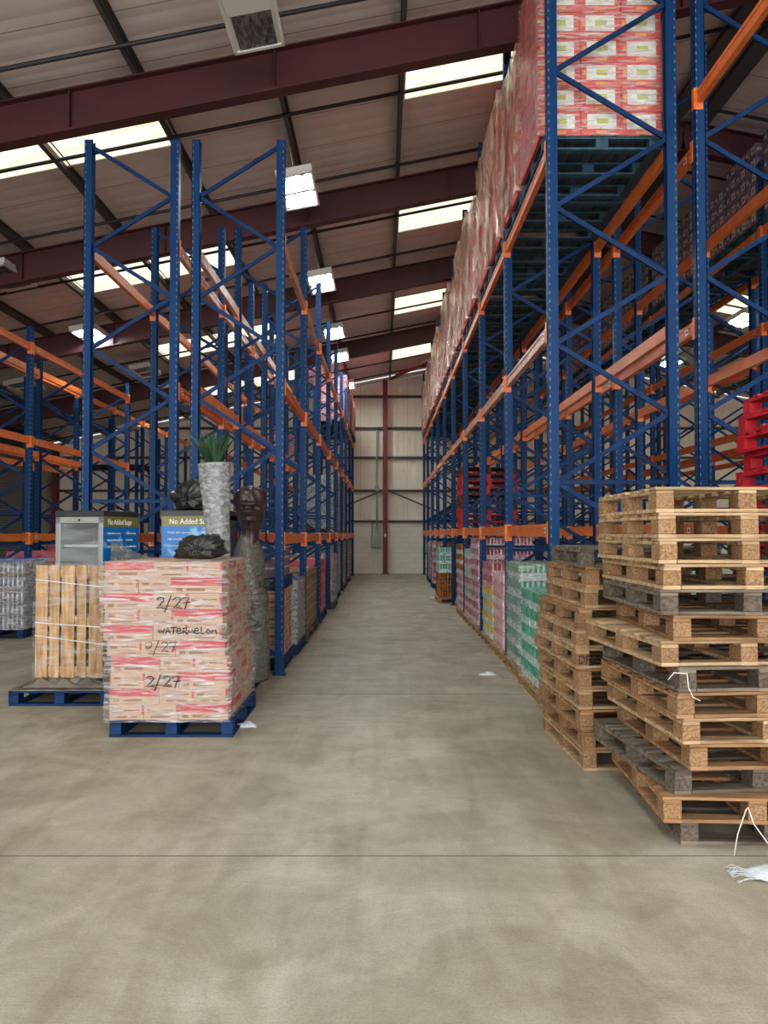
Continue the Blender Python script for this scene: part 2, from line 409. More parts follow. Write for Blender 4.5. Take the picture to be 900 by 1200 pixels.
f = MB().box(XL, XE, Y0, Y1, -0.15, 0, 'floor').build('floor', kind='structure', label='worn grey concrete warehouse floor')
for i, y in enumerate((4.23, 8.45, 12.7, 16.9, 21.1, 25.3, 29.5)):
    MB().box(XL, XE, y - 0.005, y + 0.005, 0, 0.001, 'joint').build('floor_joint', f, label='thin dark sealed joint across the concrete')

T = 0.08
def roofside(name, xa, xb):
    za, zb = zroof(xa) + 0.2, zroof(xb) + 0.2
    m = MB(); b = 0
    m.v = [(xa, Y0, za), (xb, Y0, zb), (xb, Y1, zb), (xa, Y1, za), (xa, Y0, za + T), (xb, Y0, zb + T), (xb, Y1, zb + T), (xa, Y1, za + T)]
    k = m.mi('roof')
    for q in ((0, 3, 2, 1), (4, 5, 6, 7), (0, 1, 5, 4), (1, 2, 6, 5), (2, 3, 7, 6), (3, 0, 4, 7)):
        m.f.append(q); m.m.append(k); m.smooth.append(False)
    return m.build(name, kind='structure', label='pinkish grey ribbed roof liner sheets')
roofside('ceiling', XL, XR)
roofside('ceiling', XR, XE)

# rooflights: each a glowing sheet in a thin white frame, just under the liner
SKY = []
for (ya, yb) in ((-6.0, -4.6), (-0.5, 0.9), (4.6, 6.0), (10.7, 12.05), (15.9, 17.45), (22.4, 24.1), (28.4, 30.4)):
    for (xa, xb) in ((-6.6, -3.2), (0.32, 3.6), (7.4, 10.8), (14.0, 17.4), (-12.5, -9.8) if ya < 4 else (18.5, 20.0)):
        SKY.append((xa, xb, ya, yb))
for i, (xa, xb, ya, yb) in enumerate(SKY):
    def slope(x0, x1, y0, y1, dz0, dz1, m, mm):
        za, zb = zroof(x0) + 0.2, zroof(x1) + 0.2
        b = len(mm.v)
        mm.v += [(x0, y0, za + dz0), (x1, y0, zb + dz0), (x1, y1, zb + dz0), (x0, y1, za + dz0), (x0, y0, za + dz1), (x1, y0, zb + dz1), (x1, y1, zb + dz1), (x0, y1, za + dz1)]
        k = mm.mi(m)
        for q in ((0, 3, 2, 1), (4, 5, 6, 7), (0, 1, 5, 4), (1, 2, 6, 5), (2, 3, 7, 6), (3, 0, 4, 7)):
            mm.f.append(tuple(b + t for t in q)); mm.m.append(k); mm.smooth.append(False)
    g = MB(); slope(xa, xb, ya, yb, -0.022, -0.006, 'sky', g)
    o = g.build('window_%d' % (i + 1), kind='structure', label='cream translucent rooflight glowing with daylight')
    fr = MB()
    slope(xa - 0.05, xb + 0.05, ya - 0.05, ya, -0.035, -0.004, 'white', fr); slope(xa - 0.05, xb + 0.05, yb, yb + 0.05, -0.035, -0.004, 'white', fr)
    slope(xa - 0.05, xa, ya, yb, -0.035, -0.004, 'white', fr); slope(xb, xb + 0.05, ya, yb, -0.035, -0.004, 'white', fr)
    fr.build('window_frame', o)

# walls
MB().box(XL, XE, Y1, Y1 + 0.2, 0, 2.2, 'brickw').build('wall_far', kind='structure', label='white painted blockwork at foot of far wall')
g = MB(); k = 'clad'
pts = [(XL, 2.2), (XE, 2.2), (XE, zroof(XE) + 0.2), (XR, zroof(XR) + 0.2), (XL, zroof(XL) + 0.2)]
g.quad([(x, Y1 + 0.05, z) for x, z in pts], k); g.quad([(x, Y1 + 0.15, z) for x, z in reversed(pts)], k)
for i in range(5):
    a, b_ = pts[i], pts[(i + 1) % 5]
    g.quad([(a[0], Y1 + 0.05, a[1]), (a[0], Y1 + 0.15, a[1]), (b_[0], Y1 + 0.15, b_[1]), (b_[0], Y1 + 0.05, b_[1])], k)
g.build('wall_far', kind='structure', label='cream ribbed cladding of the far gable wall')
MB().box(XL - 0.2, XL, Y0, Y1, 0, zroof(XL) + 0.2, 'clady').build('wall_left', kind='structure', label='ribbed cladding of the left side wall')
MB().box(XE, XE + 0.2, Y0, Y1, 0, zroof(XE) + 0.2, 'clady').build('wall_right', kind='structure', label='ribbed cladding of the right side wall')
# rear wall: piers and lintel around a wide open loading side
g = MB(); g.box(XL, -13.2, Y0, Y0 + 0.2, 0, 5.4, 'clad'); g.box(16, XE, Y0, Y0 + 0.2, 0, 5.4, 'clad')
g.build('wall_rear', kind='structure', label='rear wall piers beside the open loading side')
for i, (z) in enumerate((3.5, 4.9, 6.15, 7.5)):
    xl = XL if z < zroof(XL) else (z - ZR0) / SL
    xr = XE if z < zroof(XE) else 2 * XR - (z - ZR0) / SL
    MB().box(xl, xr, Y1 - 0.12, Y1 + 0.05, z - 0.05, z + 0.05, 'rail').build('trim_%d' % (i + 1), kind='structure', label='dark horizontal cladding rail on the far wall')
MB().box(XL, XE, Y1 - 0.14, Y1, 2.16, 2.25, 'rail').build('trim_5', kind='structure', label='dark rail above the white blockwork')
n = 5
for x in (-13.8, -5.8, 0.05, 5.9, 11.9, 18):
    n += 1
    z = zroof(x) + 0.0
    m = MB(); m.box(x - 0.1, x + 0.1, Y1 - 0.42, Y1 - 0.40, 0, z, 'redcol'); m.box(x - 0.1, x + 0.1, Y1 - 0.17, Y1 - 0.15, 0, z, 'redcol'); m.box(x - 0.01, x + 0.01, Y1 - 0.42, Y1 - 0.15, 0, z, 'redcol')
    m.box(x - 0.17, x + 0.17, Y1 - 0.46, Y1 - 0.12, 0, 0.03, 'redcol')
    m.build('trim_%d' % n, kind='structure', label='red steel column against the far wall')
for (xa, xb) in ((0.05, -5.8), (0.05, 5.9), (-13.8, -5.8), (11.9, 5.9)):
    n += 1
    MB().bar((xa, Y1 - 0.2, 3.55), (xb, Y1 - 0.2, 1.1), 0.06, 0.06, 'rail').build('trim_%d' % n, kind='structure', label='dark diagonal wall brace falling away from the column')
# verge trim where the gable meets the roof
n += 1
g = MB(); g.bar((XL, Y1 - 0.1, zroof(XL) + 0.05), (XR, Y1 - 0.1, zroof(XR) + 0.05), 0.05, 0.12, 'white'); g.bar((XR, Y1 - 0.1, zroof(XR) + 0.05), (XE, Y1 - 0.1, zroof(XE) + 0.05), 0.05, 0.12, 'white')
g.build('trim_%d' % n, kind='structure', label='pale trim along the gable verge')
# rafters with eaves columns
RY = [-9.0, -3.5, 2.6, 10.0, 14.4, 19.3, 25.6, 33.2]
for y in RY[:-1]:
    n += 1
    m = MB()
    for (xa, xb) in ((XL, XR), (XE, XR)):
        za, zb = zroof(xa), zroof(xb)
        m.bar((xa, y, za - 0.27), (xb, y, zb - 0.27), 0.014, 0.54, 'maroon')
        m.bar((xa, y, za - 0.01), (xb, y, zb - 0.01), 0.2, 0.02, 'maroon')
        m.bar((xa, y, za - 0.54), (xb, y, zb - 0.54), 0.2, 0.022, 'maroon')
    for k in range(0, 7):
        x = XL + 2.2 + k * 2.6
        m.box(x, x + 0.012, y - 0.09, y + 0.09, zroof(x) - 0.54, zroof(x), 'maroon')
    for xe, sx in ((XL + 0.02, 1), (XE - 0.02, -1)):
        x1 = xe + sx * 0.45
        m.box(min(xe, x1), max(xe, x1), y - 0.01, y + 0.01, 0, zroof(xe) - 0.3, 'maroon')
        for q in (xe, x1): m.box(q - 0.01, q + 0.01, y - 0.1, y + 0.1, 0, zroof(xe) - 0.3, 'maroon')
    m.build('trim_%d' % n, kind='structure', label='maroon steel portal frame with deep sloping rafter')
# purlins
PX = [0.25 - 1.7 * k for k in range(9)][::-1] + [1.95, 3.65, 5.22, 5.78] + [7.35 + 1.7 * k for k in range(10)]
for x in PX:
    if x < XL + 0.3: continue
    n += 1
    m = MB(); z = zroof(x)
    wdt = 0.07
    m.box(x - wdt / 2, x - wdt / 2 + 0.01, Y0 + 0.3, Y1, z, z + 0.19, 'purlin'); m.box(x - wdt / 2, x + wdt / 2, Y0 + 0.3, Y1, z, z + 0.012, 'purlin')
    m.box(x + wdt / 2 - 0.008, x + wdt / 2, Y0 + 0.3, Y1, z, z + 0.03, 'purlin'); m.box(x - wdt / 2, x + wdt / 2, Y0 + 0.3, Y1, z + 0.18, z + 0.19, 'purlin')
    if 5 < x < 6: m.box(x - 0.14, x + 0.14, Y0 + 0.3, Y1, z - 0.05, z, 'purlin')
    m.build('trim_%d' % n, kind='structure', label='grey galvanised purlin running the length of the roof')
# thin dark restraint rods under the purlins, parallel to the rafters
for y in (2.5, 4.8, 7.0, 9.3, 11.5, 13.8, 16.05, 18.3, 20.6, 22.9, 25.1, 27.4, 29.7, 31.9):
    n += 1
    m = MB()
    m.tube([(XL, y, zroof(XL) - 0.02), (XR, y, zroof(XR) - 0.02)], 0.028, 'rod', 6); m.tube([(XR, y, zroof(XR) - 0.02), (XE, y, zroof(XE) - 0.02)], 0.028, 'rod', 6)
    m.build('trim_%d' % n, kind='structure', label='thin dark restraint rod beneath the purlins')
# bracing tube in the far roof bay
n += 1
MB().tube([(0.3, 31.9, 7.95), (3.4, 26.0, 8.3)], 0.07, 'redcol', 10).build('trim_%d' % n, kind='structure', label='red diagonal roof brace in the far bay')
# left roller shutter
o = MB().box(XL + 0.02, XL + 0.1, 21.6, 31.4, 0, 4.9, 'shutter').build('door_1', kind='structure', label='closed grey roller shutter in the left wall')
MB().box(XL + 0.02, XL + 0.5, 21.4, 31.6, 4.9, 5.35, 'darktop').build('door_hood', o)
g = MB(); g.box(XL + 0.02, XL + 0.16, 21.5, 21.62, 0, 4.9, 'darktop'); g.box(XL + 0.02, XL + 0.16, 31.38, 31.5, 0, 4.9, 'darktop'); g.build('door_guide', o)
# yard outside
MB().box(-30, 40, -40, Y0, -0.2, -0.02, 'concreteout').build('ground', kind='structure', label='open yard outside the loading side')

# ------------------------------------------------------------------ racking
def upright_mesh(h, name='upright'):
    """lipped channel with its web towards the aisle (+x side), punched slots down web and flange"""
    m = MB(); t = 0.006; a = 0.05
    m.box(a - t, a, -a, a, 0, h, 'blue')
    m.box(-a, a, -a, -a + t, 0, h, 'blue'); m.box(-a, a, a - t, a, 0, h, 'blue')
    m.box(-a, -a + t, -a, -a + 0.02, 0, h, 'blue'); m.box(-a, -a + t, a - 0.02, a, 0, h, 'blue')
    z = 0.3
    while z < h - 0.05:
        for yy in (-0.028, 0.028): m.quad([(a + .001, yy - .007, z), (a + .001, yy + .007, z), (a + .001, yy + .007, z + .032), (a + .001, yy - .007, z + .032)], 'slot')
        for sy in (-1,):
            y = sy * (a + .001)
            q = [(a - .022, y, z), (a - .010, y, z), (a - .010, y, z + .03), (a - .022, y, z + .03)]
            m.quad(q, 'slot')
        z += 0.085
    m.box(-a - 0.03, a + 0.03, -a - 0.02, a + 0.02, 0, 0.012, 'blue')
    return m.mesh(name)
BEAM = {}
def beam_mesh(L, matn):
    key = (L, matn)
    if key in BEAM: return BEAM[key]
    m = MB()
    m.box(-0.025, 0.025, 0.05, L - 0.05, -0.065, 0.065, matn)
    m.box(-0.033, -0.025, 0.05, L - 0.05, 0.03, 0.065, matn); m.box(-0.033, -0.025, 0.05, L - 0.05, -0.065, -0.04, matn)
    for y in (0.0, L):
        m.box(-0.058, -0.052, y - 0.05, y + 0.05, -0.12, 0.075, 'orange') if False else None
        s_ = 1 if y == 0 else -1
        ya, yb = sorted((y + s_ * 0.046, y + s_ * 0.054))
        m.box(-0.06, 0.03, ya, yb, -0.13, 0.085, 'orange')
        ya, yb = sorted((y + s_ * 0.0, y + s_ * 0.05))
        m.box(-0.062, -0.055, ya, yb, -0.13, 0.085, 'orange')
    m.box(-0.035, -0.0335, 0.22, 0.30, -0.03, 0.028, 'sticker'); m.box(-0.0365, -0.035, 0.235, 0.285, -0.012, 0.012, 'black')
    me = m.mesh('beam'); BEAM[key] = me; return me
BR = {}
def brace_mesh(w_, rise, flip):
    key = ('d', w_, rise, flip)
    if key not in BR:
        m = MB(); x0, x1 = (-w_ / 2 + 0.03, w_ / 2 - 0.03)
        z0, z1 = (0, rise) if not flip else (rise, 0)
        m.bar((x0, 0, z0), (x1, 0, z1), 0.045, 0.004, 'blued', (0, 1, 0)); 
        BR[key] = None
        m = MB()
        p0 = Vector((x0, -0.012, z0)); p1 = Vector((x1, -0.012, z1))
        m.bar(p0, p1, 0.046, 0.005, 'blued', (0, 1, 0))
        m.bar(p0 + Vector((0, 0.014, 0.023)), p1 + Vector((0, 0.014, 0.023)), 0.005, 0.028, 'blued', (0, 1, 0))
        m.bar(p0 + Vector((0, 0.014, -0.023)), p1 + Vector((0, 0.014, -0.023)), 0.005, 0.028, 'blued', (0, 1, 0))
        m.cbox(x0 - 0.005, -0.035, z0, 0.016, 0.012, 0.016, 'slot'); m.cbox(x1 + 0.005, -0.035, z1, 0.016, 0.012, 0.016, 'slot')
        BR[key] = m.mesh('diagonal_brace')
    return BR[key]
def hbrace_mesh(w_):
    key = ('h', w_)
    if key not in BR:
        m = MB(); m.box(-w_ / 2 + 0.05, w_ / 2 - 0.05, -0.018, 0.018, -0.02, 0.02, 'blued'); BR[key] = m.mesh('horizontal_brace')
    return BR[key]

UP = {}
def rack(label, xa, xb, ys, h, levels_a, levels_b, rise, zstart, hz, first_left=True, full=3, name='pallet_rack', pinklit=()):
    """xa: left face centre, xb: right face centre, ys: frame positions, levels_a/b: list of (z, bay0, bay1) on each face"""
    root = thing(name, label, 'racking', ((xa + xb) / 2, ys[0], 0), 0, 'blue and orange pallet racking rows')
    w_ = xb - xa
    if h not in UP: UP[h] = upright_mesh(h)
    for i, y in enumerate(ys):
        fr = put('rack_frame', None, root, (0, y - ys[0], 0))
        put('upright', UP[h], fr, (-w_ / 2, 0, 0), (0, 0, PI)).scale = (1, -1, 1)
        put('upright', UP[h], fr, (w_ / 2, 0, 0))
        nb = []
        z = zstart; fl = not first_left
        nb.append((hbrace_mesh(w_), 0.25, 'horizontal_brace')); nb.append((hbrace_mesh(w_), hz, 'horizontal_brace')); nb.append((hbrace_mesh(w_), 1.48, 'horizontal_brace'))
        zz = zstart
        while zz + rise < h:
            nb.append((brace_mesh(w_, rise, fl), zz, 'diagonal_brace')); zz += rise; fl = not fl
        # below hz
        zz = hz - 0.06; 
        if i < full:
            for me, z_, nm in nb: put(nm, me, fr, (0, 0, z_))
            zz = zstart; fl = first_left
            while zz - rise > 0.2:
                zz -= rise; put('diagonal_brace', brace_mesh(w_, rise, fl), fr, (0, 0, zz)); fl = not fl
        else:
            key = ('all', w_, h)
            if key not in BR:
                m = MB()
                zz = zstart; fl = first_left
                while zz - rise > 0.2:
                    zz -= rise; nb.append((brace_mesh(w_, rise, fl), zz, 'd')); fl = not fl
                for me, z_, nm in nb:
                    b = len(m.v)
                    for v in me.vertices: m.v.append((v.co.x, v.co.y, v.co.z + z_))
                    for p in me.polygons: m.f.append(tuple(b + q for q in p.vertices)); m.m.append(m.mi('blued')); m.smooth.append(False)
                BR[key] = m.mesh('bracing')
            put('bracing', BR[key], fr)
    for side, lv in ((-1, levels_a), (1, levels_b)):
        for (z, b0, b1) in lv:
            for b in range(b0, min(b1, len(ys) - 1)):
                L = round(ys[b + 1] - ys[b], 2)
                mn = 'pinklit' if (side, z) in pinklit else 'orange'
                o = put('beam', beam_mesh(L, mn), root, (side * (w_ / 2 + 0.0), ys[b] - ys[0], z), (0, 0, 0))
                if side == 1: o.scale = (-1, 1, 1)
    return root

BAY = 2.77
YA = [7.75 + BAY * k for k in range(10)]
YB = [4.98 + BAY * k for k in range(11)]
YC = [10.52 + BAY * k for k in range(9)]
YL = [9.6 + BAY * k for k in range(9)]
Y3 = [11.73 + BAY * k for k in range(4)]
Y4 = [11.73 + BAY * k for k in range(8)]
rack('tall pallet rack along the right of the central aisle, red loads on top', 1.655, 2.83, YA, 8.3,
     [(1.73, 0, 9), (3.70, 0, 9), (5.50, 0, 9)], [(1.73, 0, 9), (3.70, 0, 9), (5.50, 0, 9)], 0.68, 2.20, 2.20, True, 3, pinklit=((-1, 3.70),))
rack('empty tall pallet rack standing back to back behind the right aisle rack', 3.11, 4.28, YB, 8.3,
     [(6.0, 0, 1), (1.73, 1, 10), (3.74, 1, 10), (5.50, 1, 10)], [(6.0, 0, 1), (1.73, 1, 10), (3.70, 1, 10), (5.50, 1, 10)], 0.68, 2.20, 2.20, False, 3)
rack('farther right pallet rack carrying purple cartons on its top beams', 6.4, 7.5, YC, 8.0,
     [(1.75, 0, 8), (3.45, 0, 8), (5.15, 0, 8), (6.80, 0, 8)], [(1.75, 0, 8), (3.45, 0, 8), (5.15, 0, 8), (6.80, 0, 8)], 0.68, 2.20, 2.20, True, 1)
rack('rearmost right pallet rack seen only through the lattice of the others', 7.8, 8.9, YC, 7.6,
     [(1.75, 0, 8), (3.45, 0, 8), (5.15, 0, 8)], [(1.75, 0, 8), (3.45, 0, 8)], 0.68, 2.20, 2.20, False, 0)
rack('pallet rack along the left of the central aisle, tall end frame beside the black bags', -2.29, -1.26, YL, 6.5,
     [(1.63, 0, 8), (3.45, 0, 8), (5.14, 0, 8)], [(1.63, 0, 8), (3.50, 0, 8), (5.25, 0, 8)], 0.62, 2.09, 2.09, True, 3, pinklit=((1, 5.25), (-1, 5.14)))
rack('pallet rack backing onto the left aisle rack, behind the glass door cooler', -3.60, -2.55, YL, 6.5,
     [(1.63, 0, 8), (3.45, 2, 8), (5.15, 0, 8)], [(1.63, 0, 8), (3.45, 0, 8), (5.20, 0, 8)], 0.62, 2.09, 2.09, False, 3, pinklit=((1, 5.20),))
rack('lower pallet rack at far left with bright orange beams', -7.53, -6.5, Y3, 5.5,
     [(1.63, 0, 3), (3.40, 0, 3), (5.2, 0, 3)], [(1.63, 0, 3), (3.40, 0, 3), (5.12, 0, 3)], 0.62, 2.09, 2.09, True, 2)
rack('last pallet rack before the left wall, longer than its neighbour', -8.85, -7.8, Y4, 5.4,
     [(1.63, 0, 7), (3.40, 0, 4)], [(1.63, 0, 5), (3.40, 0, 3), (5.25, 0, 7)], 0.62, 2.09, 2.09, False, 0)

# ------------------------------------------------------------------ pallets
def pallet_meshes(W, D, mb, mk, seed=0, nb=7, broken=False):
    if mb == 'tealp': nb = 10
    """W along x (front), D along y; returns dict of part meshes; height .145"""
    r = random.Random(seed)
    top = MB()
    # stringers under the deck, running along y, then deck boards along x
    for x in (-W / 2 + 0.05, 0, W / 2 - 0.05): top.cbox(x, 0, 0.117, 0.096, D, 0.02, mb)
    ys = [-D / 2 + 0.05 + (D - 0.1) * k / (nb - 1) for k in range(nb)]
    for k, y in enumerate(ys):
        if broken and k in (2, 5): continue
        bw = 0.115 if k % 2 == 0 else 0.09
        y = min(max(y, -D / 2 + bw / 2), D / 2 - bw / 2)
        j = r.uniform(-0.006, 0.006)
        ang = r.uniform(-0.008, 0.008)
        T_ = Matrix.Rotation(ang, 4, 'Z') @ Matrix.Rotation(r.uniform(-0.004, 0.004), 4, 'Y')
        T_.translation = Vector((j, y, 0.1365))
        top.cbox(0, 0, 0, W, bw, 0.017, mb, T_)
    bot = MB()
    for x in (-W / 2 + 0.05, 0, W / 2 - 0.05): bot.cbox(x + r.uniform(-.004, .004), 0, 0.011, 0.098, D, 0.022, mb)
    for y in (-D / 2 + 0.05, D / 2 - 0.05): bot.cbox(0, y, 0.0115, W - 0.2, 0.098, 0.019, mb)
    bl = MB(); bl.cbox(0, 0, 0.0645, 0.098, 0.125, 0.083, mk)
    return dict(top=top.mesh('top_deck', 0.002), bot=bot.mesh('bottom_deck', 0.002), blk=bl.mesh('block', 0.003))
def block_spots(W, D): return [(x, y) for x in (-W / 2 + 0.05, 0, W / 2 - 0.05) for y in (-D / 2 + 0.063, 0, D / 2 - 0.063)]
def place_pallet(ms, W, D, loc, rz, label, group, tilt=0.0, tilty=0.0):
    p = thing('pallet', label, 'pallet', loc, rz, group)
    p.rotation_euler = (tilt, tilty, rz)
    put('top_deck', ms['top'], p); put('bottom_deck', ms['bot'], p)
    for (x, y) in block_spots(W, D): put('block', ms['blk'], p, (x, y, 0), (0, 0, R.choice((0, 0, 0.03, -0.03))))
    return p
SIMPLE = {}
def simple_pallet(W, D, mb, mk, loc, rz, label, group):
    key = (W, D, mb, mk)
    if key not in SIMPLE:
        ms = pallet_meshes(W, D, mb, mk, 5)
        m = MB()
        def add(me, dx, dy):
            b = len(m.v)
            for v in me.vertices: m.v.append((v.co.x + dx, v.co.y + dy, v.co.z))
            for p in me.polygons:
                m.f.append(tuple(b + q for q in p.vertices)); m.m.append(m.mi(mb if me is not ms['blk'] else mk)); m.smooth.append(False)
        add(ms['top'], 0, 0); add(ms['bot'], 0, 0)
        for (x, y) in block_spots(W, D): add(ms['blk'], x, y)
        SIMPLE[key] = m.mesh('pallet')
    return put('pallet', SIMPLE[key], None, loc, (0, 0, rz), label, 'pallet', group)

VAR = {}
def pm(kind, seed):
    d = dict(pale=('wood', 'osb'), orange=('woodo', 'osb'), grey=('woodg', 'blockg'), mixed=('woodo', 'osb'), red=('redp', 'redp'), dred=('redd', 'redd'), blue=('bluep', 'bluep'))
    k = (kind, seed)
    if k not in VAR: VAR[k] = pallet_meshes(1.0, 1.2, *d[kind], seed, broken=(kind == 'grey' and seed == 3))
    return VAR[k]
WORDS = dict(pale='pale pine', orange='orange-brown pine', grey='weathered grey', mixed='brown pine')

# near right stack, bottom to top: (front-left pixel x, rotation deg, kind)
YS = 4.32
S1 = [(790, -2, 'grey', 0), (771, -3, 'orange', 1), (785, 6, 'grey', 2), (803, 2, 'mixed', 1), (795, 3.5, 'pale', 0), (789, 4, 'orange', 2), (792, 4, 'grey', 3),
      (772, 5, 'pale', 1), (786, -2, 'orange', 0), (772, -1.0, 'grey', 1), (776, 0, 'pale', 2), (772, 0.5, 'pale', 3), (771, 0, 'pale', 0), (769, -0.5, 'pale', 1)]
z = 0.0
N1 = len(S1)
for i, (px, deg, kind, sd) in enumerate(S1):
    yf = YS + (0.06 if i == 0 else 0.0) + (0.03 if i == 2 else 0)
    x0 = (px - 450) / F * (yf - (z - H) * 0.027)
    a = math.radians(deg)
    # centre such that the rotated front-left corner falls at (x0, yf)
    c = Vector((0.5, 0.6)); cx = x0 + c.x * math.cos(a) - c.y * math.sin(a); cy = yf + c.x * math.sin(a) + c.y * math.cos(a)
    fromtop = N1 - 1 - i
    pos = 'topmost of' if fromtop == 0 else ('at the very bottom of' if i == 0 else '%s from the top of' % ORD[fromtop])
    extra = ' turned askew,' if abs(deg) > 4.9 else ','
    place_pallet(pm(kind, sd), 1.0, 1.2, (cx, cy, z), a, '%s pallet%s %s the nearest right stack' % (WORDS[kind], extra, pos), 'wooden pallets in the nearest right stack').scale = (1, 1, 0.958)
    z += 0.1395
# second stack
z = 0.0; YS2 = 5.72
N2 = 11
K2 = ['pale', 'orange', 'orange', 'pale', 'orange', 'pale', 'pale', 'orange', 'pale', 'orange', 'grey']
PX2 = [680, 679, 677, 676, 675, 673, 673, 677, 684, 681, 680]
for i in range(N2):
    a = math.radians([2.6, 2.2, 3, 2.4, 2.8, 3.5, 2.0, 2.4, 1.2, 2.0, -2][i])
    x0 = (PX2[i] - 450) / F * (YS2 - (z - H) * 0.027)
    if i == 9: x0 += 0.03
    cx = x0 + 0.5 * math.cos(a) - 0.6 * math.sin(a); cy = YS2 + 0.5 * math.sin(a) + 0.6 * math.cos(a)
    fromtop = N2 - 1 - i
    pos = 'topmost of' if fromtop == 0 else ('at the very bottom of' if i == 0 else '%s from the top of' % ORD[fromtop])
    p2 = place_pallet(pm(K2[i], i % 4), 1.0, 1.2, (cx, cy, z), a, '%s pallet, %s the second right stack' % (WORDS[K2[i]], pos), 'wooden pallets in the second right stack')
    if i == 5:
        DPA_ROOT = p2
    z += 0.1455
# red pallets on the floor behind the near stack
for i in range(19):
    a = math.radians(R.uniform(-2.5, 2.5)); k = 'red'
    place_pallet(pm(k, i % 3), 1.0, 1.2, (3.33 + R.uniform(-.02, .02), 5.70 + R.uniform(-.03, .03), i * 0.1455), a,
                 'red painted pallet, %s the tall red stack at right edge' % ('topmost of' if i == 18 else ('bottom of' if i == 0 else '%s from the top of' % ORD[18 - i])), 'red pallets stacked at the right edge') if i > 8 else \
    simple_pallet(1.0, 1.2, 'redp', 'redp', (3.33 + R.uniform(-.02, .02), 5.70 + R.uniform(-.03, .03), i * 0.1455), a,
                  'red painted pallet, %s the tall red stack at right edge' % ('bottom of' if i == 0 else '%s from the top of' % ORD[18 - i]), 'red pallets stacked at the right edge')
# red pallets on the first beam level of the right rack
for i in range(9):
    k = 'dred' if i in (3, 4, 8) else 'red'
    a = math.radians(R.uniform(-2, 2))
    d = {'red': ('redp', 'redp'), 'dred': ('redd', 'redd')}[k]
    simple_pallet(1.2, 1.0, *d, (2.24 + R.uniform(-.02, .02), 17.35, 1.797 + i * 0.1455), a,
                  '%s pallet, %s the red stack inside the right rack' % ('dark red' if k == 'dred' else 'bright red', 'topmost of' if i == 8 else ('bottom of' if i == 0 else '%s from the top of' % ORD[8 - i])),
                  'red pallets stacked inside the right rack')

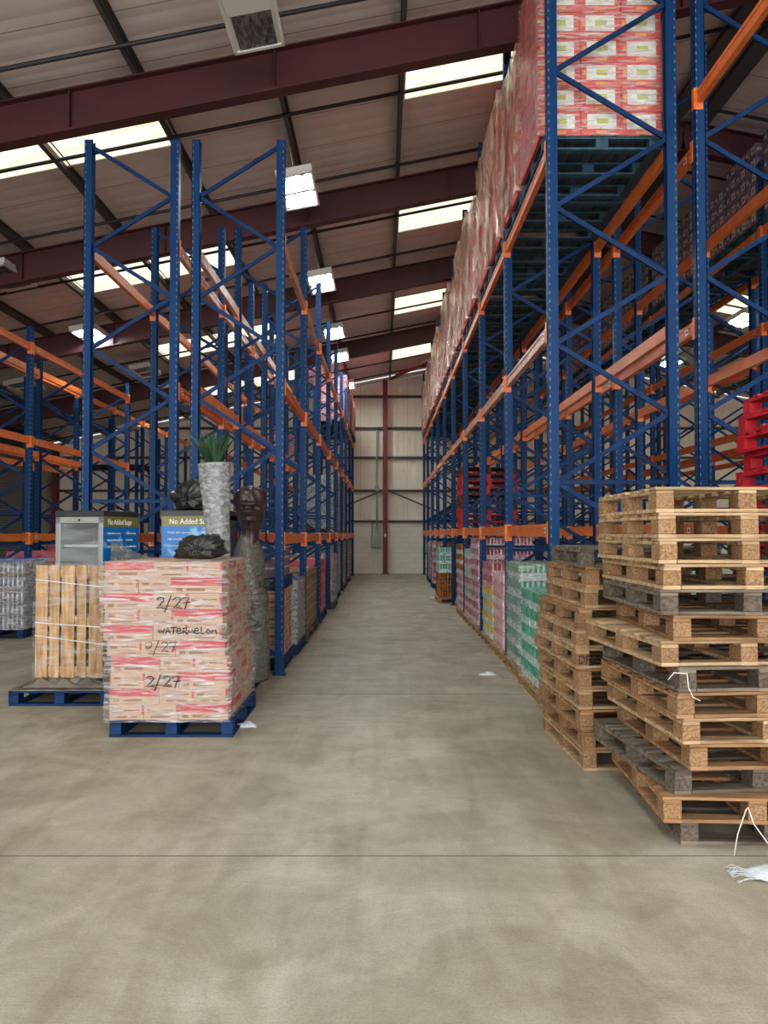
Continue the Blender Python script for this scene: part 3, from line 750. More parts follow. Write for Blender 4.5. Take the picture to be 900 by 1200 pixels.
# ------------------------------------------------------------------ unit loads
UNITS = {}
def unit(kind, w_, d, h):
    key = (kind, round(w_, 3), round(d, 3), round(h, 3))
    if key in UNITS: return UNITS[key]
    m = MB(); g = 0.003
    x, y = w_ / 2 - g, d / 2 - g; e = 0.0012
    def fr(u0, u1, z0, z1, mm, faces='FLR'):
        """decal on faces; u in 0..1 across, z in 0..1 up"""
        if 'F' in faces: m.quad([(-x + 2 * x * u0, -y - e, h * z0), (-x + 2 * x * u1, -y - e, h * z0), (-x + 2 * x * u1, -y - e, h * z1), (-x + 2 * x * u0, -y - e, h * z1)], mm)
        if 'R' in faces: m.quad([(x + e, -y + 2 * y * u0, h * z0), (x + e, -y + 2 * y * u1, h * z0), (x + e, -y + 2 * y * u1, h * z1), (x + e, -y + 2 * y * u0, h * z1)], mm)
        if 'L' in faces: m.quad([(-x - e, y - 2 * y * u0, h * z0), (-x - e, y - 2 * y * u1, h * z0), (-x - e, y - 2 * y * u1, h * z1), (-x - e, y - 2 * y * u0, h * z1)], mm)
    nm = 'carton'
    if kind in ('red', 'purple', 'pink', 'brown', 'purpleL', 'tray'):
        base = dict(red='redc', purple='purplec', pink='pinkc', brown='kraftd', purpleL='purplec', tray='kraft')[kind]
        m.box(-x, x, -y, y, g, h - g, base)
        if kind == 'red':
            fr(.14, .86, .30, .90, 'lab', 'F'); e = 0.002; fr(.38, .66, .5, .72, 'lime', 'F'); fr(.36, .64, .10, .22, 'amber', 'F'); fr(.04, .12, .5, .7, 'amber', 'F'); fr(.1, .3, .3, .5, 'amber', 'LR')
        if kind == 'purple':
            fr(.58, .94, .30, .86, 'beige'); fr(.08, .30, .45, .70, 'beige'); e = 0.002; fr(.68, .84, .45, .66, 'purplec'); fr(.34, .5, .2, .35, 'amber')
        if kind == 'purpleL': fr(0, 1, .82, .96, 'beige'); fr(.3, .7, .3, .5, 'tape')
        if kind == 'pink': fr(.2, .5, .25, .5, 'beige'); fr(.58, .82, .3, .62, 'redband'); fr(0, 1, .0, .07, 'tape')
        if kind == 'brown': fr(.15, .7, .3, .48, 'tape'); fr(.1, .5, .6, .7, 'beige')
        if kind == 'tray': fr(.2, .8, .25, .4, 'tape'); fr(0, 1, .78, .9, 'kraftd'); fr(.05, .95, .02, .07, 'tape'); fr(.1, .4, .5, .7, 'redband', 'R')
    else:
        nm = 'drinks_pack'
        can, tray = dict(green=('cangreen', 'traygreen'), redcan=('canred', 'traypink'), teal=('canteal', 'traygreen'), yellow=('canyel', 'traygreen'), pinkcan=('canpink', 'traypink'),
                         magenta=('canred', 'traywhite'), amber=('canamb', 'traywhite'), mauve=('canmauve', 'traypink'), bottles=('bottle', 'bottle'), bottleg=('bottle', 'bottle'), ambercan=('canamb', 'canamb'))[kind]
        nx = max(3, round(w_ / 0.067)); ny = max(3, round(d / 0.067)); r = min(w_ / nx, d / ny) / 2 * 0.96
        tz = h * (0.45 if kind not in ('bottles', 'bottleg', 'ambercan') else 0.06)
        m.box(-x, x, -y, y, g, tz, tray)
        for i in range(nx):
            for j in range(ny):
                if 0 < i < nx - 1 and 0 < j < ny - 1 and kind not in ('green', 'bottles'): continue
                cx = -w_ / 2 + w_ * (i + .5) / nx; cy = -d / 2 + d * (j + .5) / ny
                if kind in ('bottles', 'bottleg', 'ambercan'):
                    prof = [(r, tz), (r, h * .55), (r * .93, h * .62), (r * .4, h * .84), (r * .3, h * .88)]
                    b0 = len(m.v); m.lathe(prof, 8, can, cap=False)
                    for q in range(b0, len(m.v)): v = m.v[q]; m.v[q] = (v[0] + cx, v[1] + cy, v[2])
                    b0 = len(m.v); m.lathe([(r * .42, h * .86), (r * .42, h - g)], 8, 'capb' if kind == 'bottles' else 'beige')
                    for q in range(b0, len(m.v)): v = m.v[q]; m.v[q] = (v[0] + cx, v[1] + cy, v[2])
                else:
                    b0 = len(m.v); m.lathe([(r, tz * .8), (r, h * .90), (r * .82, h - g)], 8, can, cap=False)
                    for q in range(b0, len(m.v)): v = m.v[q]; m.v[q] = (v[0] + cx, v[1] + cy, v[2])
                    b0 = len(m.v); m.lathe([(r * .82, h - g - .004), (r * .80, h - g)], 8, 'lid')
                    for q in range(b0, len(m.v)): v = m.v[q]; m.v[q] = (v[0] + cx, v[1] + cy, v[2])
    UNITS[key] = (m.mesh(nm), nm); return UNITS[key]

COREM = dict(red='redc', purple='purplec', pink='pinkc', brown='kraftd', purpleL='purplec', tray='kraft', green='cangreen', redcan='canred', teal='canteal', yellow='canyel', pinkcan='canpink',
             magenta='traywhite', amber='canamb', mauve='canmauve', bottles='bottle', bottleg='bottle', ambercan='canamb')
WRAPS = {}
def wrap_mesh(W, D, Z, mm, seed=0, amp=0.008, top=True):
    key = (round(W, 2), round(D, 2), round(Z, 2), mm, seed)
    if key in WRAPS: return WRAPS[key]
    r = random.Random(seed); m = MB(); k = m.mi(mm)
    nz = max(4, int(Z / 0.12)); nu = 8
    ring = []
    W2, D2 = W / 2 + 0.012, D / 2 + 0.012
    for i in range(nu): ring.append((-W2 + 2 * W2 * i / nu, -D2))
    for i in range(nu): ring.append((W2, -D2 + 2 * D2 * i / nu))
    for i in range(nu): ring.append((W2 - 2 * W2 * i / nu, D2))
    for i in range(nu): ring.append((-W2, D2 - 2 * D2 * i / nu))
    n_ = len(ring)
    for q in range(nz + 1):
        z_ = Z * q / nz
        for (x, y) in ring:
            t = 1 + r.uniform(0, amp) / max(W2, D2)
            m.v.append((x * t + r.uniform(0, amp) * (1 if x > 0 else -1), y * t + r.uniform(0, amp) * (1 if y > 0 else -1), z_))
    for q in range(nz):
        for j in range(n_):
            m.f.append((q * n_ + j, q * n_ + (j + 1) % n_, (q + 1) * n_ + (j + 1) % n_, (q + 1) * n_ + j)); m.m.append(k); m.smooth.append(True)
    if top:
        b = len(m.v)
        for (x, y) in ring: m.v.append((x * 0.86, y * 0.86, Z + 0.012))
        for j in range(n_):
            m.f.append((nz * n_ + j, nz * n_ + (j + 1) % n_, b + (j + 1) % n_, b + j)); m.m.append(k); m.smooth.append(True)
    me = m.mesh('stretch_wrap'); WRAPS[key] = me; return me

def load(label, group, loc, rz, W, D, nx, ny, layers, show='FLT', wrap=None, name='wrapped_load', cat='pallet load', jit=0.003, seed=0, thin=False):
    """layers: list of (kind, height) bottom to top; units on the shown faces are parts, the hidden middle one mesh"""
    r = random.Random(seed + 11)
    root = thing(name, label, cat, loc, rz, group)
    z = 0.0; uw, ud = W / nx, D / ny
    core = MB()
    for li, (kind, h) in enumerate(layers):
        me, nm = unit(kind, uw, ud, h)
        tl = 'T' in show and li == len(layers) - 1
        for i in range(nx):
            for j in range(ny):
                if tl or ('F' in show and j == 0) or ('L' in show and i == 0) or ('R' in show and i == nx - 1):
                    put(nm, me, root, (-W / 2 + uw * (i + .5) + r.uniform(-jit, jit), -D / 2 + ud * (j + .5) + r.uniform(-jit, jit), z), (0, 0, r.uniform(-.008, .008)))
        if not tl:
            i0 = 1 if 'L' in show else 0; i1 = nx - 1 if 'R' in show else nx; j0 = 1 if 'F' in show else 0
            if i1 > i0 and ny > j0:
                core.box(-W / 2 + uw * i0 + .004, -W / 2 + uw * i1 - .004, -D / 2 + ud * j0 + .004, D / 2 - .004, z + .002, z + h - .002, COREM[kind])
        z += h
    if core.v:
        nmc = 'inner_cartons' if nm == 'carton' else 'inner_packs'
        core.build(nmc, root, kind='stuff')
    if wrap: put('stretch_wrap', wrap_mesh(W, D, z, wrap, seed % 3, 0.028 if wrap == 'filmhv' else 0.008), root)
    return root

# red loads on the top beams of the right rack
ZT = 5.565
k = 0
for b in range(9):
    for s_ in range(2):
        y = YA[b] + 0.06 + 0.68 + s_ * 1.30
        ordw = ORD[k] if k < 19 else str(k)
        zt = ZT + 0.1455
        nl = 8 if k % 4 != 2 else 8
        hh = 0.255 if k != 0 else 0.255
        simple_pallet(1.2, 1.2, 'tealp', 'tealp', (2.20, y, ZT), PI / 2, 'dark blue-green pallet under the %s red load from the front, right rack top beams' % ordw, 'dark pallets on the right rack top beams') if k > 1 else \
        place_pallet(pallet_meshes(1.2, 1.2, 'tealp', 'tealp', k), 1.2, 1.2, (2.20, y, ZT), PI / 2, 'dark blue-green pallet under the %s red load from the front, right rack top beams' % ordw, 'dark pallets on the right rack top beams')
        lab_ = ('red carton load with big pale labels in film, nearest on right rack top beams' if k == 0 else 'film-wrapped red carton load on the right rack top beams, %s from the front' % ordw)
        lv = [('red', 0.25)] * 4 + ([('red', 0.27)] * 1) + [('red', 0.25)] * 3 if k % 3 != 1 else [('red', 0.25)] * 7
        load(lab_, 'red carton loads along the right rack top', (2.20 + R.uniform(-.015, .015), y, zt), R.uniform(-.01, .01), 1.24, 1.16, 3, 3 if k < 3 else 2,
             lv, 'FL' if k < 1 else 'L', 'filmhv' if k else 'film', seed=k, jit=0.008)
        k += 1
# purple loads on rack C
k = 0
for b in range(8):
    for s_ in range(2):
        y = YC[b] + 0.06 + 0.68 + s_ * 1.30
        simple_pallet(1.2, 1.2, 'tealp', 'tealp', (6.95, y, 6.866), 0, 'dark pallet under the %s purple load from the front' % ORD[k], 'dark pallets under the purple loads')
        load('purple carton load with beige labels on the farther right rack, %s from the front' % ORD[k], 'purple carton loads on the farther right rack', (6.95, y, 7.012), R.uniform(-.012, .012), 1.16, 1.16, 3, 3,
             [('purple', 0.232)] * (6 if k % 3 else 5), 'L', 'filmlite', seed=k, jit=0.008)
        k += 1

# ground loads on the right: x face 1.5
def ground(label, xc, y0, W, D, nx, ny, layers, mb='wood', wrap=None, show='FLT', z=0.0, pl='pale pine pallet', seed=0, rz=0.0, full=False, group='drinks loads on the floor of the right rack', pwhere=None):
    c = (xc, y0 + D / 2, z)
    pw, pd = (W, D)
    lab2 = '%s under the %s' % (pl, pwhere)
    mk = {'wood': 'osb', 'woodo': 'osb'}.get(mb, mb)
    if full: place_pallet(pallet_meshes(pw, pd, mb, mk, seed), pw, pd, c, rz, lab2, 'pallets under floor loads')
    else: simple_pallet(round(pw, 2), round(pd, 2), mb, mk, c, rz, lab2, 'pallets under floor loads')
    return load(label, group, (c[0], c[1], z + 0.146), rz, W - 0.06, D - 0.04, nx, ny, layers, show, wrap, seed=seed, name='drinks_load' if layers[0][0] not in ('tray', 'brown', 'pink', 'purpleL') else 'carton_load', jit=0.006)
ground('green can packs five layers high, nearest load on the right floor', 1.51 + .5, 7.85, 1.0, 1.15, 3, 4, [('green', .19)] * 5, full=True, pwhere='nearest green can load')
ground('taller green can packs in cloudy film behind the nearest green load', 1.545 + .5, 9.15, 1.0, 1.05, 3, 4, [('green', .2)] * 6, wrap='film', full=True, seed=1, pwhere='taller film-wrapped green can load')
ground('pale pink trays stacked on bright pallet, right floor', 1.545 + .5, 10.60, 1.0, .93, 3, 3, [('pinkcan', .165)] * 6, seed=2, full=True, pwhere='pale pink tray load')
ground('mixed red, yellow and teal can packs on the right floor', 1.545 + .5, 11.6, 1.0, 1.15, 3, 4, [('yellow', .185)] * 4 + [('redcan', .185)] * 2, seed=3, pwhere='mixed red and yellow can load')
ground('tall magenta and white can packs on the right floor', 1.545 + .5, 13.36, 1.0, 1.15, 3, 4, [('magenta', .185)] * 8, seed=4, mb='wood', pwhere='tall magenta can load')
ground('magenta and mint can packs beyond the tall magenta load', 1.545 + .5, 14.57, 1.0, 1.05, 3, 3, [('magenta', .18), ('magenta', .18), ('teal', .18), ('magenta', .18), ('teal', .18), ('magenta', .18), ('teal', .18)], seed=5, mb='wood', pwhere='magenta and mint can load')
ground('low pile of pink packs beyond the magenta and mint load', 1.545 + .5, 16.13, 1.0, .95, 3, 3, [('magenta', .17)] * 4, seed=6, pwhere='low pink pack pile')
ground('brown and amber bottle packs reaching high inside the right rack', 1.62 + .52, 17.2, 1.0, 1.2, 3, 4, [('amber', .22)] * 6, seed=7, pwhere='brown and amber bottle load')
ground('mint and white packs on amber jars, jutting into the aisle', 1.28 + .52, 19.2, 1.0, 1.2, 3, 4, [('ambercan', .2)] * 3 + [('teal', .2)] * 3, seed=8, pwhere='mint and amber load jutting out', mb='wood')
ground('brown cartons far down the right floor', 1.5 + .5, 22.2, 1.0, 1.2, 3, 3, [('brown', .22)] * 6, seed=9, pwhere='far brown carton load', mb='bluep', pl='blue pallet')
ground('mauve bottle packs at the far end of the right floor', 1.5 + .5, 24.5, 1.0, 1.2, 3, 3, [('mauve', .22)] * 6, seed=10, pwhere='far mauve bottle load', mb='bluep', pl='blue pallet')
ground('grey film-wrapped brown cartons last on the right floor', 1.55 + .5, 27.3, 1.0, 1.2, 2, 2, [('brown', .25)] * 5, seed=11, pwhere='last right floor load', mb='bluep', pl='blue pallet', wrap='film')
# second row behind, visible between the front loads
ground('red can packs standing behind the mixed can load, deeper in the rack', 2.75 + .6, 11.9, 1.0, 1.2, 3, 3, [('redcan', .19)] * 7, seed=12, show='FL', pwhere='deeper red can load')
ground('green can packs standing deeper in the rack behind the front green loads', 2.75 + .6, 9.2, 1.0, 1.2, 3, 3, [('green', .2)] * 6, seed=13, show='FLT', pwhere='deeper green can load')
load('red can packs resting on top of the mixed yellow load', 'drinks loads on the floor of the right rack', (2.25, 14.3, .146), 0, .1, .1, 1, 1, [('redcan', .1)], 'F') if False else None

# ground loads on the left aisle rack (x face -1.24)
GL = 'loads on the floor of the left rack'
ground('open trays of cans in brown cartons behind the left end frame', -1.24 - .5, 9.85, 1.0, 1.1, 3, 3, [('tray', .21)] * 4, 'bluep', None, 'FRT', pl='blue pallet', seed=20, full=True, group=GL, pwhere='brown tray load by the left end frame')
ground('purple cartons on a blue pallet, on top of the brown trays', -1.26 - .5, 9.85, 1.0, 1.1, 3, 3, [('purpleL', .13)] * 3, 'bluep', 'filmlite', 'FRT', z=1.0, pl='blue pallet', seed=21, full=True, group=GL, pwhere='purple cartons on brown trays')
ground('white bottle packs in loose clear film on the left floor', -1.2 - .5, 11.1, 1.0, 1.15, 3, 4, [('bottles', .3)] * 3, 'bluep', 'filmthick', 'FRT', pl='blue pallet', seed=22, group=GL, pwhere='filmed white bottle load')
ground('brown cartons six layers high on the left floor', -1.2 - .5, 12.7, 1.0, 1.9, 3, 5, [('brown', .19)] * 5, 'woodg', None, 'FRT', pl='grey wooden pallet', seed=23, group=GL, pwhere='left brown carton load')
ground('red cartons beyond the brown cartons on the left floor', -1.2 - .5, 15.4, 1.0, 1.3, 3, 3, [('pink', .26)] * 4, 'bluep', None, 'FRT', pl='dark blue pallet', seed=24, group=GL, pwhere='left red carton load')
ground('white and brown packs jutting past the left uprights', -1.12 - .5, 18.0, 1.0, 1.2, 3, 3, [('mauve', .27)] * 4, 'darktop', 'filmthick', 'FRT', pl='black pallet', seed=25, group=GL, pwhere='white and brown packs on the left')
ground('tall white film-wrapped bottles far down the left floor', -1.2 - .5, 20.9, 1.0, 1.2, 2, 2, [('bottles', .33)] * 4, 'bluep', 'filmthick', 'FRT', pl='dark blue pallet', seed=26, group=GL, pwhere='tall white bottle load on left floor')
ground('pale film-wrapped load near the far end of left floor', -1.2 - .5, 24.2, 1.0, 1.2, 2, 2, [('bottles', .33)] * 4, 'redd', 'film', 'FRT', pl='dark red pallet', seed=27, group=GL, pwhere='pale load near the far left end')
ground('last film-wrapped load on the left floor by the far wall', -1.2 - .5, 27.6, 1.0, 1.2, 2, 2, [('brown', .33)] * 4, 'redd', 'film', 'FRT', pl='dark red pallet', seed=28, group=GL, pwhere='last load on the left floor')
# inside the left rack, on the beams
GB = 'loads on the beams of the left rack'
def shelf(label, xc, y0, W, D, nx, ny, layers, z, wrap, mb, seed, pwhere, show='FR'):
    simple_pallet(round(W, 2), round(D, 2), mb, {'wood': 'osb'}.get(mb, mb), (xc, y0 + D / 2, z), 0, 'pallet under the ' + pwhere, 'pallets on the left rack beams')
    return load(label, GB, (xc, y0 + D / 2, z + .146), 0, W - .04, D - .04, nx, ny, layers, show, wrap, seed=seed)
shelf('white bottle packs in film on first beams of the left rack', -1.78, 20.9, 1.1, 1.2, 4, 3, [('bottleg', .28)] * 4 + [('bottles', .28)], 1.70, 'filmthick', 'wood', 31, 'white bottle packs on the first beams')
shelf('second white bottle stack behind on the first beams', -1.78, 23.7, 1.1, 1.2, 3, 3, [('bottleg', .28)] * 4 + [('bottles', .28)], 1.70, 'filmthick', 'wood', 32, 'second white stack on the first beams')
shelf('pink carton load on the second beams of the left rear rack', -3.0, 23.7, 1.1, 1.2, 3, 3, [('pink', .25)] * 4, 3.52, 'film', 'wood', 33, 'pink cartons on the second beams')
shelf('white and red film-wrapped load at rack top, left of the aisle', -1.80, 26.5, 1.16, 1.2, 3, 3, [('pink', .26)] * 6, 5.32, 'film', 'tealp', 34, 'white and red load on the left rack top')
shelf('second red carton load at the left rack top', -1.80, 27.9, 1.16, 1.0, 3, 3, [('pink', .26)] * 6, 5.32, 'film', 'tealp', 35, 'second load on the left rack top')
shelf('third red carton load at the left rack top', -1.74, 29.25, 1.16, 1.2, 3, 3, [('pink', .27)] * 5, 5.32, 'film', 'tealp', 36, 'third load on the left rack top')
shelf('last red carton load at the left rack top by far wall', -1.72, 30.6, 1.16, 1.1, 3, 3, [('pink', .26)] * 5, 5.32, 'film', 'tealp', 37, 'last load on the left rack top')
ground('silver cases under film behind the head-shaped bundle on the left rack floor', -3.1, 10.3, 1.0, 1.1, 3, 3, [('pink', .2)] * 5, 'bluep', None, 'FRT', pl='blue pallet', seed=38, group=GL, pwhere='pink cartons behind the coolers') if False else None
# far left loads
load('clear bottle packs with blue caps in film at the left edge', 'loads at the far left', (-6.42, 13.35, .146), 0.0, 1.2, 1.0, 4, 3, [('bottleg', .225)] * 4 + [('bottles', .225)], 'FRT', 'film', seed=40, name='drinks_load')
place_pallet(pallet_meshes(1.2, 1.0, 'bluep', 'bluep', 9), 1.2, 1.0, (-6.42, 13.35, 0), 0.0, 'blue pallet under the bottle packs at the left edge', 'pallets under floor loads')
load('red carton load behind the bottle packs at the left edge', 'loads at the far left', (-6.75, 15.9, .146), 0.0, 1.1, 1.1, 3, 3, [('pink', .24)] * 5, 'FRT', 'filmlite', seed=41, name='carton_load')
simple_pallet(1.1, 1.1, 'bluep', 'bluep', (-6.75, 15.9, 0), 0, 'blue pallet under the red cartons at far left', 'pallets under floor loads')
load('second red carton load deeper in the far left rack', 'loads at the far left', (-7.15, 18.7, .146), 0.0, 1.1, 1.1, 3, 3, [('pink', .26)] * 5, 'FRT', 'filmlite', seed=42, name='carton_load')
simple_pallet(1.1, 1.1, 'bluep', 'bluep', (-7.15, 18.7, 0), 0, 'blue pallet under the second red cartons at far left', 'pallets under floor loads')

# ------------------------------------------------------------------ the front carton stack
FX, FY = -1.835, 7.26
place_pallet(pallet_meshes(1.03, 1.2, 'bluep', 'bluep', 3), 1.03, 1.2, (FX + 0.06, FY, 0), 0, 'blue pallet under the handwritten carton stack', 'blue pallets left of the aisle')
GF = 'cardboard cartons in the handwritten stack'
CART = {}
def kcarton(w_, d, h, redf, reds):
    key = (round(w_, 3), round(d, 3), redf, reds)
    if key in CART: return CART[key]
    m = MB(); x, y = w_ / 2 - .002, d / 2 - .002
    m.box(-x, x, -y, y, .001, h - .001, 'kraft')
    e = .001
    def dF(u0, u1, z0, z1, mm, ee=e): m.quad([(-x + 2 * x * u0, -y - ee, h * z0), (-x + 2 * x * u1, -y - ee, h * z0), (-x + 2 * x * u1, -y - ee, h * z1), (-x + 2 * x * u0, -y - ee, h * z1)], mm)
    def dR(u0, u1, z0, z1, mm, ee=e): m.quad([(x + ee, -y + 2 * y * u0, h * z0), (x + ee, -y + 2 * y * u1, h * z0), (x + ee, -y + 2 * y * u1, h * z1), (x + ee, -y + 2 * y * u0, h * z1)], mm)
    if redf: dF(0, 1, .48, .98, 'redband'); dF(.08, .2, .12, .34, 'tape'); dF(.28, .66, .16, .32, 'tape')
    else: dF(.1, .3, .5, .68, 'tape'); dF(.42, .86, .56, .64, 'tape'); dF(.2, .8, .14, .24, 'tape'); dF(.94, 1, .35, .95, 'redband')
    if reds: dR(0, 1, .5, .98, 'redband')
    else: dR(.15, .5, .5, .66, 'tape'); dR(.2, .8, .14, .24, 'tape')
    CART[key] = m.mesh('carton', 0.0); return CART[key]
LH = 0.1315
z = 0.1455
rr = random.Random(4)
for L_ in range(10):
    top = 9 - L_
    odd = (top % 2 == 0)     # top layer: wide red carton at the left
    sx = FX + (0.012 if L_ < 5 else -0.012) + rr.uniform(-.006, .006) + (0.03 if L_ < 4 else 0)
    ws = [0.415, 0.29, 0.285] if odd else [0.29, 0.285, 0.415]
    x = sx - 0.495
    rowname = 'top' if top == 0 else ('bottom' if L_ == 0 else ORD[top])
    for ci, w_ in enumerate(ws):
        redf = (w_ > .4)
        posn = ('left', 'middle', 'right')[ci]
        me = kcarton(w_, 0.30, LH, redf, (L_ + ci) % 2 == 0)
        put('carton', me, None, (x + w_ / 2, FY - 0.6 + 0.15 + rr.uniform(-.004, .004), z), (0, 0, rr.uniform(-.012, .012)),
            '%s carton, %s of the %s front row, handwritten stack' % ('red-banded wide' if redf else 'plain brown', posn, rowname + ('' if top == 0 or L_ == 0 else ' from the top,')), 'carton', GF)
        x += w_
    # side column of cartons behind the front row
    for si in range(3):
        red_ = (L_ + si) % 3 == 0
        me = kcarton(0.415, 0.295, LH, False, red_)
        put('carton', me, None, (sx + 0.495 - 0.2075 + rr.uniform(0, .006), FY - 0.6 + 0.30 + 0.15 + si * 0.3, z), (0, 0, rr.uniform(-.008, .008)),
            '%s carton on the aisle side, %s behind the front, %s row of handwritten stack' % ('red-banded' if red_ else 'brown', ('just', 'two', 'three')[si], rowname + ('' if top == 0 or L_ == 0 else '-from-top')), 'carton', GF)
    if top == 0:
        for si in range(3):
            for qi, xx in enumerate((-0.35, -0.07)):
                put('carton', kcarton(0.28, 0.295, LH, False, False), None, (sx + xx, FY - 0.15 + si * 0.3, z), (0, 0, 0),
                    'brown carton in the top layer, %s column, %s behind the front' % (('left', 'middle')[qi], ('just', 'two', 'three')[si]), 'carton', GF)
    z += LH
ZS = z
MB().box(FX - .49, FX + .07, FY - .29, FY + .59, .147, ZS - LH - .002, 'kraft').build('inner_cartons', None, label='hidden middle of the handwritten carton stack', cat='cartons', kind='stuff')
wr = put('stretch_wrap', wrap_mesh(1.0, 1.2, ZS - 0.13, 'film', 1, 0.014), None, (FX, FY, 0.13), (0, 0, 0), 'clear stretch film pulled tight around the handwritten carton stack', 'plastic film')
for v_ in wr.data.vertices:
    v_.co.x += 0.045 * max(0, min(1, (0.62 - v_.co.z) / .06)) - .012
# marker writing on the film
STR = {'2': [[(0, .8), (.25, 1), (.6, .95), (.65, .7), (.3, .3), (0, .02), (.4, .08), (.8, .0)]], '/': [[(.55, 1.15), (0, -.35)]], '7': [[(0, .9), (.75, 1), (.45, .4), (.3, -.1)], [(.15, .5), (.8, .55)]],
       'w': [[(0, .55), (.15, 0), (.35, .4), (.55, 0), (.75, .6)]], 'a': [[(.1, 0), (.4, .75), (.7, 0)], [(.2, .3), (.65, .3)]], 't': [[(0, .75), (.75, .8)], [(.4, .8), (.35, 0)]],
       'e': [[(.05, .35), (.6, .42), (.45, .72), (.1, .6), (.05, .2), (.3, .0), (.7, .12)]], 'r': [[(.1, 0), (.15, .7)], [(.15, .65), (.55, .75), (.5, .4), (.15, .35), (.65, 0)]],
       'm': [[(0, 0), (.1, .55), (.3, .1), (.5, .55), (.7, .1), (.85, .5)]], 'l': [[(.2, .9), (.15, .0), (.5, .05)]], 'o': [[(.3, .55), (.05, .3), (.3, 0), (.6, .25), (.3, .55)]], 'n': [[(0, 0), (.1, .5), (.2, .35), (.5, .5), (.6, 0), (.8, .1)]]}
def scribble(text, x0, z0, sz, sp=0.85, r=0.0045):
    m = MB(); x = x0
    yf = FY - 0.6 - 0.03
    for ch in text:
        for st in STR.get(ch, []):
            m.tube([(x + px * sz, yf, z0 + pz * sz) for px, pz in st], r, 'ink', 5)
        x += sz * sp if ch != ' ' else sz * .5
    return m.build('marker_writing', wr, loc=(-FX, -FY, -0.13))
scribble('2/27', FX - 0.06, 1.075, 0.092, 0.75)
scribble('watermelon', FX - 0.04, 0.865, 0.066, 0.74, 0.0045)
scribble('2/27', FX - 0.15, 0.715, 0.082, 0.8, 0.0035)
scribble('2/27', FX - 0.14, 0.425, 0.088, 0.8, 0.0045)

# ------------------------------------------------------------------ pallet with leaning pallet and coolers
P2X, P2Y = -3.20, 8.36
place_pallet(pallet_meshes(1.0, 1.0, 'bluep', 'bluep', 4), 1.0, 1.0, (P2X, P2Y, 0), 0, 'blue pallet under the cooler and the upright slatted pallet', 'blue pallets left of the aisle')
place_pallet(pallet_meshes(1.2, 1.2, 'bluep', 'bluep', 5), 1.2, 1.2, (-1.98, 9.0 - .32 + .0 + 0.0, 0) if False else (-2.0, 8.60, 0), 0, 'blue pallet behind the handwritten carton stack', 'blue pallets left of the aisle')
def sheet(name, x0, x1, y0, y1, z, amp, matn, label, cat, n_=18, seed=1, th=0.012, parent=None):
    r = random.Random(seed); m = MB(); k = m.mi(matn); g = [[0] * (n_ + 1) for _ in range(n_ + 1)]
    for i in range(n_ + 1):
        for j in range(n_ + 1):
            e = min(i, j, n_ - i, n_ - j) / (n_ / 2)
            m.v.append((x0 + (x1 - x0) * i / n_ + r.uniform(-.01, .01), y0 + (y1 - y0) * j / n_ + r.uniform(-.01, .01), z + th + amp * r.random() * min(1, e * 2.5) + amp * .6 * (math.sin(i * 1.3) * math.cos(j * .9) + 1) * min(1, e * 2)))
    nn = n_ + 1; B = len(m.v)
    for q in range(B): v = m.v[q]; m.v.append((v[0], v[1], max(z, v[2] - th)))
    for i in range(n_):
        for j in range(n_):
            a = i * nn + j; m.f.append((a, a + nn, a + nn + 1, a + 1)); m.m.append(k); m.smooth.append(True)
            m.f.append((B + a, B + a + 1, B + a + nn + 1, B + a + nn)); m.m.append(k); m.smooth.append(True)
    edge = [(i * nn, (i + 1) * nn) for i in range(n_)] + [((i + 1) * nn + n_, i * nn + n_) for i in range(n_)] + [(j + 1, j) for j in range(n_)] + [(n_ * nn + j, n_ * nn + j + 1) for j in range(n_)]
    for a, b in edge: m.f.append((a, B + a, B + b, b)); m.m.append(k); m.smooth.append(False)
    return m.build(name, parent, label=label, cat=cat)
sheet('slip_sheet', P2X - .49, P2X + .50, 7.865, 8.84, 0.146, 0.01, 'slip', 'flat grey slip sheet on the blue pallet under the upright pallet', 'sheet', seed=2)
sheet('crumpled_sheet', P2X - .36, P2X + .46, 7.87, 8.10, 0.175, 0.05, 'slip', 'crumpled grey sheeting bunched under the upright slatted pallet', 'sheet', seed=3)
# upright slatted pallet
st = thing('standing_pallet', 'pale slatted pallet stood upright in front of the cooler', 'pallet', (-3.14, 7.97, 0.26), 0)
st.rotation_euler = (0, 0, 0)
m = MB()
for i, (xa, xb) in enumerate(((0, .175), (.205, .345), (.375, .565), (.60, .735), (.775, .985))):
    s_ = .69
    m.box(-.345 + xa * s_, -.345 + xb * s_, -.012, .008, 0, 1.12, 'woodv')
m.build('deck_board', st, bevel=.002)
m = MB()
for z_ in (0.01, .51, 1.01): m.box(-.345, .345, .008, .028, z_, z_ + .1, 'wood')
m.build('cross_board', st, bevel=.002)
for z_ in (0.01, .51, 1.01):
    for x_ in (-.345, -.05, .245): MB().box(x_, x_ + .1, .028, .118, z_, z_ + .1, 'osb').build('block', st, bevel=.002)
m = MB(); 
for z_ in (0.01, .51, 1.01): m.box(-.345, .345, .118, .138, z_, z_ + .1, 'wood')
m.build('base_board', st, bevel=.002)
m = MB()
for (za, zb) in ((.98, .90), (.55, .50), (.42, .33)): m.bar((-.35, -.0155, za), (.345, -.0155, zb), 0.008, 0.003, 'plastic', (0, 1, 0))
m.build('film_strand', st)
put('stretch_wrap', wrap_mesh(.69, .12, 1.14, 'filmlite', 2), st, (0, .055, -.01))

